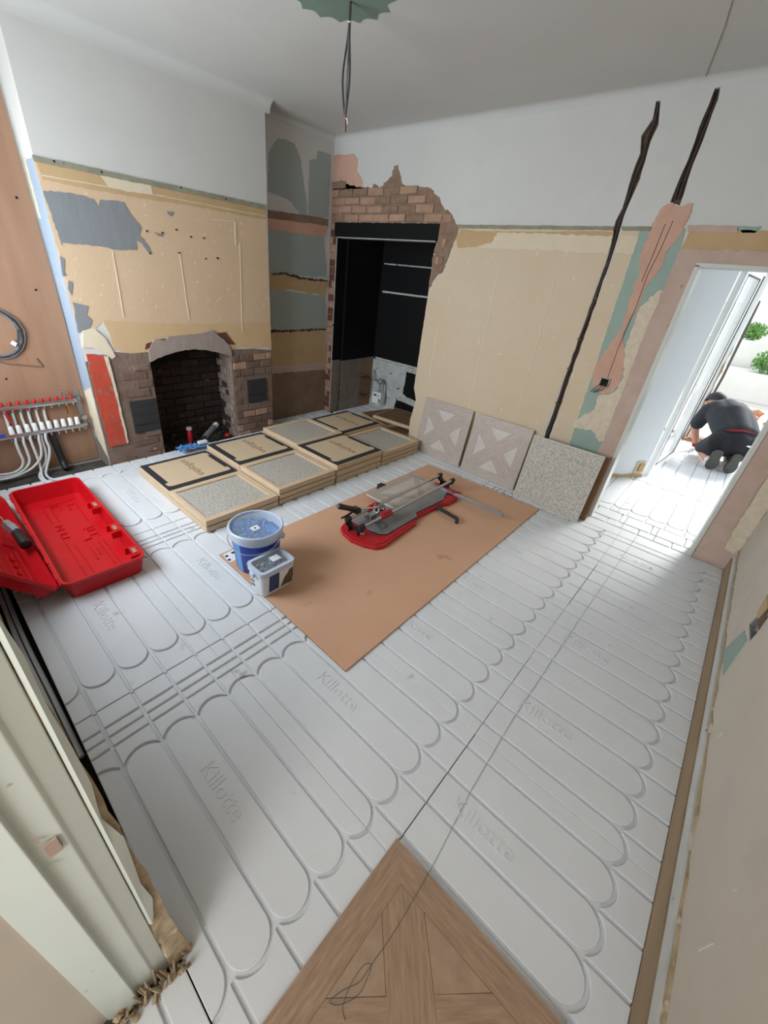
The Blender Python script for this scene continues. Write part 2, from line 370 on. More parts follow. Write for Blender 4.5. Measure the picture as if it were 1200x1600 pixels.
# front wall with its window, the stepped door lining at lower left
b = MB(); b.prism([(-4.22,-.1),(-.56,-.1),(-.56,ZC),(-4.22,ZC)], fyp(-.15), -.2, 0, 0, holes=[[(-3.8,.85),(-3.8,2.4),(-1.9,2.4),(-1.9,.85)]])
wall_front = struct(b.build('wall_front', 'white_paint'), 'front wall with the window that lights the room')
b = MB()
for x0,x1,z0,z1 in ((-3.75,-3.69,.85,2.4),(-1.81,-1.75,.85,2.4),(-2.78,-2.72,.85,2.4),(-3.75,-1.75,.85,.92),(-3.75,-1.75,2.33,2.4)): b.box((x0,-.33,z0),(x1,-.26,z1))
win = struct(b.build('window_1', 'upvc'), 'white framed front window out of the frame')
b = MB(); b.box((-4.22,3.93,-.1), (-3.95,4.6,2.35)); b.box((-3.95,4.55,-.1), (-2.4,4.67,2.35)); b.box((-2.52,3.93,-.1), (-2.4,4.55,2.35)); b.box((-4.22,3.93,2.3), (-2.4,4.67,2.4))
pan = struct(b.build('wall_pantry', 'black_paint'), 'black painted pantry recess behind the back wall')
# wall of the landing the picture is taken from, pinkish plaster at the lower left corner
b = MB(); b.box((-.72,-1.5,-.1), (-.545,-.178,ZC)); b.box((-.72,-.29,2.1), (.5,-.09,ZC))
wl = struct(b.build('wall_landing', 'right_plaster'), 'pinkish plaster wall beyond the door lining at lower left')
# coving, picture-rail strips
def cove(p0, p1, r, nrm):
    p0 = Vector(p0); p1 = Vector(p1); n = Vector(nrm); prof = []
    for i in range(7):
        t = PI/2*i/6; prof.append((r-r*math.sin(t), r-r*math.cos(t)))
    vs = []; fs = []
    for p in (p0, p1):
        for a, c in prof: vs.append(p + n*a - Vector((0,0,1))*c)
        vs.append(p.copy())
    k = len(prof)+1
    for i in range(k): fs.append((i,(i+1)%k,k+(i+1)%k,k+i))
    fs.append(tuple(range(k))); fs.append(tuple(range(k,2*k)))
    return vs, fs
b = MB(); b.add(*cove((XB,.97,ZC),(XB,2.80,ZC),.085,(1,0,0))); b.add(*cove((XL,2.75,ZC),(XL,YB,ZC),.05,(1,0,0))); b.add(*cove((XL,YB,ZC),(XR,YB,ZC),.05,(0,-1,0)))
b.add(*cove((XR,-.3,ZC),(XR,YB,ZC),.05,(-1,0,0))); b.add(*cove((XL,-.09,ZC),(XL,.97,ZC),.05,(1,0,0)))
struct(b.build('trim_1', 'ceiling_paint', smooth=True), 'shallow painted coving where the walls meet the ceiling')
# green scalloped mark left on the ceiling by a removed rose
c0 = Vector((-2.20,2.02)); poly = []; nsc = 16
for k in range(nsc):
    for j in range(5):
        t = 2*PI*(k+j/5)/nsc; r = .262+.022*(1-math.sin(PI*j/5)*1.6)
        poly.append((c0.x+r*math.cos(t), c0.y+r*math.sin(t)))
b = MB(); b.prism(poly, lambda u,v,d: (u,v,ZC-d), -.002, .002)
o = b.build('rose_mark', 'mint_paint', ceiling); o['label'] = 'bare green scalloped patch where the ceiling rose was'

# ---- chimney breast surface
F = fx(XB)
patch('wallpaper_patch', F, [(0.967, 2.164), (2.731, 2.148), (2.754, 0.901), (2.681, 0.931), (2.521, 0.914), (2.349, 0.948), (2.274, 0.922), (2.213, 1.021), (2.138, 1.1), (1.973, 1.082), (1.817, 1.07), (1.652, 1.06), (1.528, 1.044), (1.468, 0.947), (1.325, 0.94), (1.235, 0.971), (1.2, 0.988), (1.187, 1.111), (1.161, 1.206), (1.104, 1.151), (1.012, 1.135), (0.969, 1.209), (0.972, 1.682)], .003, 'beige', chim, label='beige lining paper on the chimney breast')
patch('paper_band', F, [(0.976, 2.15), (2.731, 2.138), (2.727, 2.059), (2.007, 2.059), (1.424, 2.048), (0.986, 2.054)], .0045, 'ochre', chim, rag=.004, label='ochre band under the picture rail line')
patch('paper_band', F, [(1.34, 2.144), (1.423, 2.148), (1.691, 2.153), (1.695, 2.091), (1.54, 2.078), (1.388, 2.08)], .006, 'cream', chim, rag=.006, label='pale torn strip in the ochre band')
patch('rail_strip', F, [(0.96, 2.175), (2.732, 2.168), (2.73, 2.134), (0.965, 2.144)], .008, 'rail_green', chim, rag=.002, label='sage strip left by the picture rail')
patch('paint_patch', F, [(0.974, 1.995), (1.126, 2.009), (1.271, 1.995), (1.294, 1.95), (1.313, 1.998), (1.473, 2.008), (1.508, 1.937), (1.57, 1.868), (1.546, 1.803), (1.579, 1.785), (1.623, 1.699), (1.593, 1.696), (1.555, 1.757), (1.514, 1.77), (1.512, 1.709), (1.371, 1.696), (1.225, 1.709), (1.014, 1.709), (1.004, 1.689)], .006, 'blue_grey', chim, rag=.004, step=.02, label='blue-grey paint showing where paper is torn away')
patch('paint_patch', F, [(0.977, 1.625), (1.003, 1.607), (0.98, 1.526), (0.991, 1.507), (0.965, 1.497)], .006, 'blue_grey', chim, rag=.004)
patch('paint_patch', F, [(0.995, 1.474), (1.017, 1.467), (0.991, 1.374), (0.977, 1.416)], .006, 'blue_grey', chim, rag=.004)
patch('paint_patch', F, [(0.985, 1.331), (1.085, 1.306), (1.058, 1.244), (1.089, 1.207), (1.059, 1.152), (1.013, 1.14), (0.973, 1.118)], .006, 'blue_grey', chim, rag=.005, label='blue-grey paint along the left arris')
for pl in ([(1.787, 1.995), (1.85, 1.999), (1.824, 1.966), (1.794, 1.975)], [(1.662, 1.841), (1.732, 1.835), (1.734, 1.818), (1.698, 1.819)]):
    patch('paint_patch', F, pl, .006, 'blue_grey', chim, rag=.002)
for pl in ([(0.989, 2.081), (1.802, 2.092), (1.802, 2.085), (0.987, 2.074)], [(1.792, 2.09), (2.729, 2.089), (2.728, 2.082), (1.791, 2.084)], [(1.328, 1.682), (1.335, 1.683), (1.325, 1.229), (1.316, 1.229)], [(1.851, 1.718), (1.857, 1.718), (1.871, 1.199), (1.865, 1.199)], [(2.392, 2.007), (2.405, 2.009), (2.397, 1.824), (2.387, 1.823)], [(2.17, 1.993), (2.399, 2.008), (2.398, 1.999), (2.169, 1.984)], [(2.432, 1.842), (2.438, 1.843), (2.41, 1.074), (2.403, 1.074)]):
    patch('paper_seam', F, pl, .0065, 'cream', chim, rag=.002, step=.05)
patch('paper_band', F, [(1.161, 1.206), (1.347, 1.19), (1.659, 1.175), (2.079, 1.163), (2.731, 1.171), (2.754, 0.901), (2.681, 0.931), (2.521, 0.914), (2.349, 0.948), (2.274, 0.922), (2.213, 1.021), (2.138, 1.1), (1.973, 1.082), (1.817, 1.07), (1.652, 1.06), (1.528, 1.044), (1.468, 0.947), (1.325, 0.94), (1.235, 0.971), (1.2, 0.988), (1.187, 1.111)], .0042, 'ochre_pale', chim, rag=.004, label='slightly ochre band of paper above the fireplace')
patch('plaster_curl', F, [(1.007, 1.135), (1.093, 1.142), (1.155, 1.069), (1.197, 0.928), (1.164, 0.91), (1.114, 0.963), (1.049, 1.006), (0.975, 1.01)], .012, 'cream', chim, rag=.003, label='pale lump of plaster above the red strip')
# nail holes
b = MB()
for u,v in [(1.077, 2.166), (1.356, 2.161), (1.926, 2.168), (2.318, 2.153), (1.609, 1.843), (1.728, 1.844), (1.847, 1.879), (1.968, 1.843), (2.083, 1.846), (1.607, 1.693), (2.083, 1.694), (2.2, 1.703), (1.845, 1.717), (2.194, 1.707)]: b.cyl((XB+.004,u,v),(XB+.0095,u,v),.007,6)
b.build('nail_holes', 'soot_black', chim)['kind'] = 'stuff'
# lower bare zone: mortar coat with bricks
low = [(1.075, 1.019), (1.204, 0.963), (1.326, 0.945), (1.468, 0.947), (1.528, 1.044), (2.137, 1.082), (2.274, 0.922), (2.521, 0.914), (2.754, 0.888)] + [(2.75,-.1)]
lowmain = [(.972,-.1)] + [(1.0,.85)] + low
hl = [(1.462,-.1),(1.462,ZF)] + arch[1:-1] + [(2.27,-.1)]
b = MB(); b.prism([(.972,-.1),(.972,.9)]+low[1:-1]+[(2.748,.86),(2.748,-.1)]+list(reversed(hl)), F, -.004, .006)
o = b.build('mortar_coat', 'hearth_mortar', chim); o['label'] = 'brown mortar around the fireplace'
bk = MB(); bk.box((-.5,-.5,-.5),(.5,.5,.5)); BR = []
def bricks(name, mats, parent, fn, u0, u1, v0, v1, d0, d1, cw=.225, chh=.075, jt=.010, inside=None, wob=.004, rnd=random.Random(11)):
    """courses of separate bricks; fn maps (u,v,d) to the world"""
    n = 0; v = v0; row = 0
    while v + chh*.6 < v1:
        u = u0 - (cw/2 if row % 2 else 0)
        while u < u1-.02:
            a = max(u, u0)+jt/2; c = min(u+cw, u1)-jt/2
            if c-a > .03 and (inside is None or inside((a+c)/2, v+chh/2, a, c)):
                q = MB(); dd = d1 + rnd.uniform(-wob, wob); vv = min(v+chh, v1)-jt/2
                w = lambda: rnd.uniform(-.004,.004)
                cs = [(a+w(),v+jt/2+w()),(c+w(),v+jt/2+w()),(c+w(),vv+w()),(a+w(),vv+w())]
                e = .006; ins = [(a+e,v+jt/2+e),(c-e,v+jt/2+e),(c-e,vv-e),(a+e,vv-e)]
                vs = [fn(x,y,d0) for x,y in cs]+[fn(x,y,dd-.004) for x,y in cs]+[fn(x,y,dd+rnd.uniform(-.002,.002)) for x,y in ins]
                q.add(vs, [(0,1,5,4),(1,2,6,5),(2,3,7,6),(3,0,4,7),(4,5,9,8),(5,6,10,9),(6,7,11,10),(7,4,8,11),(8,9,10,11)])
                q.build('brick', mats[rnd.randrange(len(mats))], parent); n += 1
            u += cw
        v += chh; row += 1
    return n
bl = [(1.228, 0.552), (1.456, 0.549), (1.447, 0.248), (1.229, 0.273)]; br_ = [(2.423, 0.607), (2.659, 0.588), (2.666, 0.353), (2.431, 0.355)]
red = [(0.99, 0.961), (1.111, 0.949), (1.129, 0.688), (1.136, 0.175), (0.998, 0.176), (0.986, 0.609)]
bx = lambda u,v,a,c: not ((a < 1.435 and c > 1.20 and .25 < v < .56) or (a < 2.68 and c > 2.40 and .38 < v < .64) or u < 1.21 and v > .08)
n1 = bricks('brick', ['hearth_brick','hearth_mortar'], chim, F, .975, 1.462, ZF, .86, -.002, .016, inside=bx)
n2 = bricks('brick', ['hearth_brick','old_brick','hearth_mortar'], chim, F, 2.272, 2.747, ZF, .88, -.002, .016, cw=.16, inside=bx)
patch('cement_lintel', F, [(1.464, 0.957), (1.529, 1.049), (1.632, 1.039), (1.647, 1.063), (1.818, 1.076), (1.964, 1.082), (2.073, 1.11), (2.116, 1.077), (2.21, 0.997), (2.254, 0.929), (2.261, 0.854)] + list(reversed(arch[2:-2])) + [arch[1]], .022, 'lintel_grey', chim, rag=.004, label='rough grey render over the fireplace arch')
patch('brick_chip', F, [(1.458, 1.016), (1.509, 1.029), (1.485, 0.983), (1.44, 0.969)], .010, 'quoin_brick', chim, rag=.003)
patch('brick_chip', F, [(2.137, 1.082), (2.219, 1.086), (2.269, 1.019), (2.314, 0.968), (2.243, 0.972), (2.199, 1.022)], .010, 'quoin_brick', chim, rag=.003)
for k, pl in enumerate((bl, br_)):
    (u0,v0),(u1,v1) = (min(p[0] for p in pl), min(p[1] for p in pl)), (max(p[0] for p in pl), max(p[1] for p in pl))
    q = MB(); nn = 4 if k == 0 else 3
    for i in range(nn):
        y0 = v0+(v1-v0)*i/nn; y1 = v0+(v1-v0)*(i+1)/nn-.008
        q2 = MB(); q2.box((XB-.002,u0,y0),(XB+.02-.002*i,u1,y1)); q2.build('black_brick', 'black_slate', chim, bevel=.004)
patch('red_strip', F, red, .018, 'red_paint', chim, rag=.004, label='red oxide painted strip left of the fireplace')
patch('plaster_edge', F, [(1.109, 0.939), (1.137, 0.937), (1.148, 0.685), (1.154, 0.184), (1.136, 0.175), (1.129, 0.688)], .02, 'rough_cream', chim, rag=.003)
# firebox
fb = MB()
yl, yr, xb = 1.462, 2.262, -4.19
fb.box((xb-.05,yl-.1,-.1),(xb,yr+.1,1.3)); fb.box((xb,yl-.1,-.1),(XB-.012,yl-.02,1.2)); fb.box((xb,yr+.02,-.1),(XB-.012,yr+.1,1.2)); fb.box((xb,yl-.1,1.25),(XB-.24,yr+.1,1.3))
fbo = fb.build('firebox_lining', 'soot_mortar', chim); fbo['label'] = 'sooty mortar lining of the firebox'
gx = lambda u,v,d: (xb+d, u, v)
bricks('brick', ['soot_brick','soot_brick','soot_mortar'], chim, gx, yl-.02, yr+.02, ZF, 1.02, -.002, .018, cw=.21, wob=.007)
hr = lambda u,v,d: (u, yr+.02-d, v)
bricks('brick', ['soot_brick','grey_brick'], chim, hr, -4.17, -3.96, ZF, .92, -.002, .02, cw=.12, wob=.006)
bricks('brick', ['grey_brick'], chim, hr, -3.96, -3.88, ZF, .85, -.002, .024, cw=.08, wob=.008)
hlf = lambda u,v,d: (u, yl-.02+d, v)
bricks('brick', ['soot_brick'], chim, hlf, -4.17, -3.88, ZF, .86, -.002, .018, cw=.21)
patch('soot_patch', gx, [(1.55,.76),(1.96,.80),(1.94,1.1),(1.5,1.1)], .032, 'soot_black', chim, rag=.01, label='black soot at the throat of the fireplace')

# ---- left face of the breast (returns to the alcove), pale blue-white
Fr = lambda u,v,d: (u, .97-d, v)
patch('return_paint', Fr, [(-4.1,-.03),(-3.8705,-.03),(-3.8705,2.165),(-4.1,2.165)], .003, 'return_blue', chim, rag=0, label='pale blue paint on the side of the chimney breast')
patch('return_plaster', Fr, [(-4.095,.25),(-3.873,.05),(-3.873,.70),(-4.09,.62)], .005, 'cream', chim, rag=.006)
patch('return_plaster', Fr, [(-4.098,-.03),(-3.873,-.03),(-3.873,.08),(-4.098,.20)], .006, 'pantry_plaster', chim, rag=.006)
patch('plaster_edge', Fr, [(-4.099,1.85),(-4.05,1.84),(-4.06,2.17),(-4.099,2.18)], .006, 'rough_cream', chim, rag=.006)

# ---- right alcove of the left wall
F = fx(XL)
patch('paint_patch', F, [(2.925, 2.307), (2.951, 2.609), (3.052, 2.73), (3.15, 2.744), (3.25, 2.737), (3.323, 2.64), (3.398, 2.353), (3.424, 2.178), (3.328, 2.181), (3.226, 2.263), (3.063, 2.301)], .004, 'slate_teal', wall_left, label='slate blue-green patch high in the alcove')
patch('paint_patch', F, [(3.439, 2.648), (3.528, 2.673), (3.551, 2.746), (3.734, 2.748), (3.729, 2.203), (3.433, 2.182)], .004, 'slate_teal', wall_left, label='slate patch beside the corner')
patch('rail_strip', F, [(2.885, 2.162), (3.72, 2.19), (3.724, 2.125), (2.882, 2.094)], .007, 'old_mortar', wall_left, rag=.004)
patch('plaster_band', F, [(2.883, 2.099), (3.714, 2.13), (3.682, 2.011), (2.879, 2.003)], .005, 'pink_plaster', wall_left)
patch('paint_patch', F, [(2.879, 2.009), (3.662, 2.015), (3.733, 1.619), (2.862, 1.603)], .004, 'slate_teal', wall_left, label='large slate teal panel in the alcove')
patch('plaster_band', F, [(2.862, 1.603), (3.077, 1.609), (3.343, 1.599), (3.755, 1.579), (3.722, 1.42), (3.44, 1.44), (3.162, 1.476), (3.074, 1.448), (2.857, 1.478)], .006, 'ochre', wall_left, rag=.01)
patch('paint_patch', F, [(2.856, 1.472), (3.723, 1.413), (3.765, 1.028), (2.839, 1.066)], .004, 'slate_teal', wall_left, label='lower slate teal panel in the alcove')
patch('dark_crack', F, [(2.91, 1.606), (3.12, 1.63), (3.39, 1.595), (3.745, 1.586), (3.745, 1.572), (3.343, 1.576), (3.12, 1.615), (2.91, 1.594)], .008, 'chase_brown', wall_left, rag=.010, step=.015)
patch('dark_crack', F, [(2.89, 1.052), (3.112, 1.046), (3.399, 1.045), (3.742, 1.051), (3.743, 1.036), (3.399, 1.031), (3.112, 1.028), (2.889, 1.031)], .008, 'chase_brown', wall_left, rag=.010, step=.015)
patch('wallpaper_patch', F, [(2.89, 1.038), (3.743, 1.029), (3.765, 0.619), (2.875, 0.647)], .005, 'ochre', wall_left, label='ochre paper panel in the alcove')
patch('plaster_band', F, [(2.822, 0.659), (3.81, 0.632), (3.815, 0.54), (2.819, 0.579)], .007, 'mauve_plaster', wall_left)
patch('bare_plaster', F, [(2.82, 0.594), (3.814, 0.557), (3.865, -0.114), (2.789, -0.133)], .005, 'brown_paper', wall_left, label='stained brown plaster at the foot of the alcove')

# ---- pantry inside
Fp = fx(-3.95); Fq = fy(4.55)
patch('bare_plaster', Fp, [(3.92,-.05),(4.55,-.05),(4.55,.66),(3.92,.64)], .004, 'pantry_plaster', pan, label='grey plaster low on the pantry side wall')
patch('bare_plaster', Fp, [(4.28,-.05),(4.55,-.05),(4.55,.64),(4.30,.62)], .006, 'brown_paper', pan)
patch('shelf_ledge', Fp, [(3.92,.64),(4.55,.655),(4.55,.685),(3.92,.67)], .012, 'pantry_plaster', pan, rag=.002)
wp = [(-3.961, 0.715), (-3.757, 0.727), (-3.196, 0.709), (-3.175, 0.599), (-3.495, 0.675), (-3.49, 0.435), (-3.25, 0.421), (-3.167, 0.44), (-3.154, 0.374), (-3.373, 0.357), (-3.572, 0.291), (-3.6, 0.004), (-3.856, -0.066)]
patch('flaking_paint', Fq, [(-3.95,.66),(-2.53,.66),(-2.53,.60),(-3.33,.60),(-3.35,.30),(-3.28,.27),(-3.0,.25),(-3.0,.17),(-3.2,.18),(-3.45,.19),(-3.48,-.05),(-3.95,-.05)], .004, 'pantry_white', pan, label='flaking white paint low on the pantry back wall')
patch('shelf_ledge', Fq, [(-3.9,.665),(-2.53,.665),(-2.53,.69),(-3.9,.69)], .014, 'pantry_white', pan, rag=.002)
for pl in ([(-3.911, 1.832), (-3.164, 1.829), (-3.162, 1.816), (-3.909, 1.818)], [(-3.898, 1.521), (-3.176, 1.525), (-3.172, 1.505), (-3.894, 1.499)]):
    patch('shelf_mark', Fq, pl, .006, 'pantry_white', pan, rag=.001, label='thin white line of a removed shelf')
b = MB(); b.box((-3.999,YB+.002,.68),(-3.982,YB+.16,2.03)); b.build('black_reveal','black_paint',wall_back)
b = MB(); b.box((-3.999,YB+.002,ZF),(-3.982,YB+.16,.68)); b.build('plaster_reveal','pantry_plaster',wall_back)
b = MB(); b.box((-4.001,YB-.004,.66),(-3.992,YB+.004,2.03)); b.build('white_arris','pantry_white',wall_back)
# black lintel of the pantry and bare bricks
b = MB(); b.box((-4.03,YB-.015,2.03),(-2.615,YB+.12,2.165)); b.build('black_lintel', 'black_paint', wall_back, bevel=.004)['label'] = 'black painted lintel over the pantry'
b = MB(); b.box((-4.0,YB-.004,2.022),(-2.64,YB+.12,2.03)); b.build('lintel_edge', 'pantry_white', wall_back)
F = fy(YB)
patch('plaster_patch', F, [(-4.13, 2.754), (-3.804, 2.748), (-3.744, 2.701), (-3.742, 2.603), (-3.656, 2.524), (-3.633, 2.45), (-4.11, 2.464)], .004, 'pink_plaster', wall_back, label='bare salmon plaster in the ceiling corner')
bz = [(-4.121, 2.475), (-3.974, 2.537), (-3.805, 2.487), (-3.509, 2.457), (-3.496, 2.492), (-3.404, 2.453), (-3.266, 2.539), (-3.247, 2.62), (-3.201, 2.627), (-3.12, 2.474), (-3.023, 2.456), (-2.781, 2.434), (-2.66, 2.351), (-2.589, 2.265), (-2.547, 2.265), (-2.401, 2.137), (-2.437, 1.998), (-2.474, 1.879), (-2.503, 1.782), (-2.552, 1.757), (-2.635, 1.62), (-2.641, 1.907), (-2.53, 2.0)]
bzz = bz + [(-2.62,2.165),(-4.0,2.165),(-4.1,2.165)]
patch('mortar_coat', F, bzz, .004, 'old_mortar', wall_back, rag=.008, step=.02, label='dusty mortar round the bare bricks')
patch('mortar_coat', F, [(-2.646,1.92),(-2.63,1.96),(-2.618,2.03),(-2.630,2.166),(-2.555,2.17),(-2.555,1.95)], .0045, 'old_mortar', wall_back, rag=.003)
patch('return_paint', lambda u,v,d: (u,.97-d,v), [(-4.1,2.165),(-3.8705,2.165),(-3.8705,2.9),(-4.1,2.9)], .002, 'white_paint', chim, rag=0)
def in_poly(p, poly):
    x,y = p; r = False; n = len(poly)
    for i in range(n):
        x1,y1 = poly[i]; x2,y2 = poly[(i+1)%n]
        if (y1 > y) != (y2 > y) and x < (x2-x1)*(y-y1)/(y2-y1)+x1: r = not r
    return r
bricks('brick', ['old_brick','old_brick','old_mortar'], wall_back, F, -4.1, -2.5, 2.17, 2.60, -.002, .014, cw=.215, chh=.073, jt=.013, wob=.008, inside=lambda u,v,a,c: in_poly((u,v+.03),bz+[(-2.62,2.1),(-4.12,2.1)]) and in_poly((a+.03,v),bz+[(-2.62,2.1),(-4.12,2.1)]) and in_poly((c-.03,v),bz+[(-2.62,2.1),(-4.12,2.1)]))
patch('mortar_coat', F, [(-4.098,-.03),(-4.003,-.03),(-4.003,2.17),(-4.098,2.17)], .005, 'old_mortar', wall_back, rag=0)
bricks('brick', ['quoin_brick','old_brick'], wall_back, F, -4.095, -4.002, -.02, 2.16, -.002, .014, cw=.093, chh=.073)
bricks('brick', ['old_brick','old_mortar'], wall_back, F, -2.61, -2.51, 1.62, 2.16, -.002, .014, cw=.1, chh=.073, inside=lambda u,v,a,c: all(in_poly(p,bzz) for p in ((a+.02,v),(c-.02,v),(u,v+.03),(u,v-.03))))
# lower beige field
patch('wallpaper_patch', F, [(-2.401, 2.137), (-1.105, 2.147), (-1.088, 1.981), (-1.097, 1.401), (-1.126, 0.528)] + [(-1.14,-.03),(-2.6,-.03)] + [(-2.625, 0.282), (-2.586, 0.518), (-2.638, 0.65), (-2.633, 0.859), (-2.635, 1.218), (-2.632, 1.606), (-2.554, 1.746), (-2.5, 1.772), (-2.465, 1.874), (-2.435, 1.988)], .0035, 'beige_back', wall_back, rag=.003, label='pale beige lining paper on the back wall')
patch('wallpaper_patch', F, [(-1.046, 2.147), (-1.049, 1.971), (-1.058, 1.407), (-1.06, 0.531)] + [(-1.10,-.03),(-.9,-.03)] + [(-0.882, 0.553), (-0.92, 2.142)], .0035, 'beige_back', wall_back, rag=.003, label='strip of beige paper right of the thin chase')
patch('paper_band', F, [(-2.379, 2.127), (-2.252, 2.12), (-2.144, 2.117), (-1.099, 2.131), (-1.091, 2.085), (-2.007, 2.087), (-2.048, 2.035), (-2.221, 1.996), (-2.378, 1.98), (-2.417, 2.058)], .005, 'ochre', wall_back, rag=.004)
patch('paper_band', F, [(-2.014, 2.11), (-1.094, 2.104), (-1.085, 1.997), (-1.272, 1.993), (-1.498, 2.001), (-1.945, 1.992), (-2.168, 1.993), (-2.048, 2.035)], .0065, 'cream', wall_back, rag=.006, step=.02, label='cream painted strip under the picture rail line')
patch('paper_band', F, [(-1.04, 2.109), (-0.927, 2.108), (-0.919, 2.001), (-1.046, 1.999)], .0065, 'cream', wall_back, rag=.004)
patch('rail_strip', F, [(-2.421, 2.16), (-1.107, 2.162), (-1.107, 2.139), (-2.414, 2.132)], .008, 'rail_green', wall_back, rag=.002, label='sage strip left by the picture rail on the back wall')
patch('rail_strip', F, [(-1.06, 2.163), (-0.869, 2.165), (-0.867, 2.139), (-1.047, 2.14)], .008, 'rail_green', wall_back, rag=.002)
for pl in ([(-1.934, 1.869), (-1.922, 1.87), (-1.909, 0.592), (-1.923, 0.589)], [(-1.423, 1.9), (-1.413, 1.9), (-1.409, 0.76), (-1.42, 0.757)], [(-2.458, 1.335), (-2.443, 1.337), (-2.449, 0.797), (-2.465, 0.793)], [(-1.389, 1.992), (-1.374, 1.993), (-1.39, 1.937), (-1.4, 1.936)], [(-1.274, 1.997), (-1.264, 1.998), (-1.274, 1.972), (-1.284, 1.972)], [(-1.978, 1.26), (-1.955, 1.275), (-1.948, 1.225), (-1.975, 1.22)], [(-1.766, 1.17), (-1.707, 1.192), (-1.701, 1.171), (-1.735, 1.153)]):
    patch('paper_seam', F, pl, .006, 'cream', wall_back, rag=.002, step=.04)
# duck-egg strip, filled chase, rough plaster, plaster round the doorway
q = MB()
for pl in ([(-0.753, 3.78, 2.198), (-0.763, 3.78, 2.015), (-0.781, 3.78, 1.879), (-0.775, 3.78, 1.682), (-0.782, 3.78, 1.586), (-0.789, 3.78, 1.38), (-0.784, 3.78, 1.162)], [(-0.791, 3.78, 2.18), (-0.794, 3.78, 2.014), (-0.802, 3.78, 1.837)]): q.tube([Vector(p)+Vector((0,-.0066,0)) for p in pl], .0022, 5)
q.build('hairline_cracks','chase_brown',wall_back)['kind'] = 'stuff'
patch('paint_strip', F, [(-0.931, 2.149), (-0.663, 2.157), (-0.651, 2.057), (-0.634, 1.791), (-0.639, 1.374), (-0.651, 1.097), (-0.619, 0.543)] + [(-.75,-.03),(-.93,-.03)] + [(-0.883, 0.523)], .004, 'teal', wall_back, rag=.003, label='duck-egg painted strip between chase and doorway')
patch('filled_chase', F, [(-0.814, 2.293), (-0.749, 2.278), (-0.68, 2.291), (-0.68, 2.181), (-0.676, 2.118), (-0.723, 2.021), (-0.716, 1.926), (-0.744, 1.858), (-0.766, 1.787), (-0.762, 1.692), (-0.793, 1.477), (-0.71, 1.291), (-0.689, 1.188), (-0.706, 1.068), (-0.775, 1.031), (-0.879, 1.084), (-0.904, 1.197), (-0.852, 1.426), (-0.816, 1.537), (-0.837, 1.743), (-0.84, 1.895), (-0.878, 2.003), (-0.861, 2.102), (-0.875, 2.179), (-0.857, 2.251)], .007, 'pink_plaster', wall_back, rag=.010, step=.016, label='pink plaster filling the wide chase')
patch('rough_plaster', F, [(-0.675, 1.795), (-0.634, 1.791), (-0.639, 1.518), (-0.635, 1.375), (-0.615, 1.15), (-0.65, 1.082), (-0.696, 1.055), (-0.675, 1.186), (-0.746, 1.388), (-0.745, 1.547), (-0.752, 1.676)], .008, 'rough_cream', wall_back, rag=.006, step=.02)
patch('rough_plaster', F, [(-0.803, 1.013), (-0.637, 1.085), (-0.634, 0.888), (-0.628, 0.668), (-0.669, 0.654), (-0.754, 0.731), (-0.906, 0.707), (-0.905, 0.782), (-0.788, 0.899)], .009, 'rough_cream', wall_back, rag=.010, step=.02, label='rough cream plaster beside the doorway')
patch('door_surround', F, [(-.655,-.03),(-.64,.8),(-.655,1.5),(-.648,2.045),(.5,2.045),(.5,1.957),(-.51,1.957),(-.51,-.03)], .012, 'mauve_plaster', wall_back, rag=.006, label='mauve plaster left bare round the doorway by the architrave')
patch('door_surround', F, [(.255,-.03),(.499,-.03),(.499,.13),(.41,.15),(.39,.6),(.40,2.05),(.255,2.05)], .012, 'mauve_plaster', wall_back, rag=.005)
patch('rough_plaster', F, [(.40,.14),(.5,.12),(.5,2.0),(.40,2.0)], .008, 'rough_cream', wall_back, rag=.006)
patch('plaster_band', F, [(-.645,2.045),(.499,2.045),(.499,2.155),(-.635,2.15)], .008, 'ochre', wall_back, rag=.005)
patch('rail_strip', F, [(-0.66, 2.174), (-0.397, 2.171), (-0.382, 2.138), (-0.645, 2.14)], .012, 'mauve_plaster', wall_back, rag=.004)
patch('paint_patch', F, [(-0.403, 2.171), (-0.279, 2.172), (-0.295, 2.139), (-0.357, 2.138)], .008, 'teal', wall_back, rag=.004)
# socket hole and stub wires low in the filled chase
o = thing('wall_box', 'open metal socket box with stub wires low in the pink filled chase', 'socket', (-0.794, YB-.012, 1.124))
q = MB(); cx_, cz_ = o.location.x, o.location.z
for a in ((cx_-.035,cz_-.035,cx_-.028,cz_+.035),(cx_+.028,cz_-.035,cx_+.035,cz_+.035),(cx_-.028,cz_-.035,cx_+.028,cz_-.028),(cx_-.028,cz_+.028,cx_+.028,cz_+.035)): q.box((a[0],YB-.02,a[1]),(a[2],YB-.008,a[3]))
q.build('box_rim', 'zinc', o)
q = MB(); q.box((cx_-.028,YB-.0125,cz_-.028),(cx_+.028,YB-.009,cz_+.028)); q.build('box_back', 'soot_black', o)
q = MB()
for s in (-.012,.004,.016): q.tube([(cx_+s,YB-.012,cz_+.01),(cx_+s*1.5,YB-.04,cz_-.01),(cx_+s*2-.02,YB-.035,cz_-.05),(cx_-.06+s,YB-.022,cz_-.09)], .003, 6)
q.build('wire', 'cable_black', o)
# ---- door lining, reveal of the doorway
b = MB()
b.box((-.525,YB-.02,ZF),(-.497,YB+.15,1.957)); b.box((.242,YB-.02,ZF),(.268,YB+.15,1.957)); b.box((-.525,YB-.02,1.945),(.268,YB+.15,1.970))
struct(b.build('door_1', 'gloss_white', bevel=.003), 'white door lining of the doorway in the back wall')
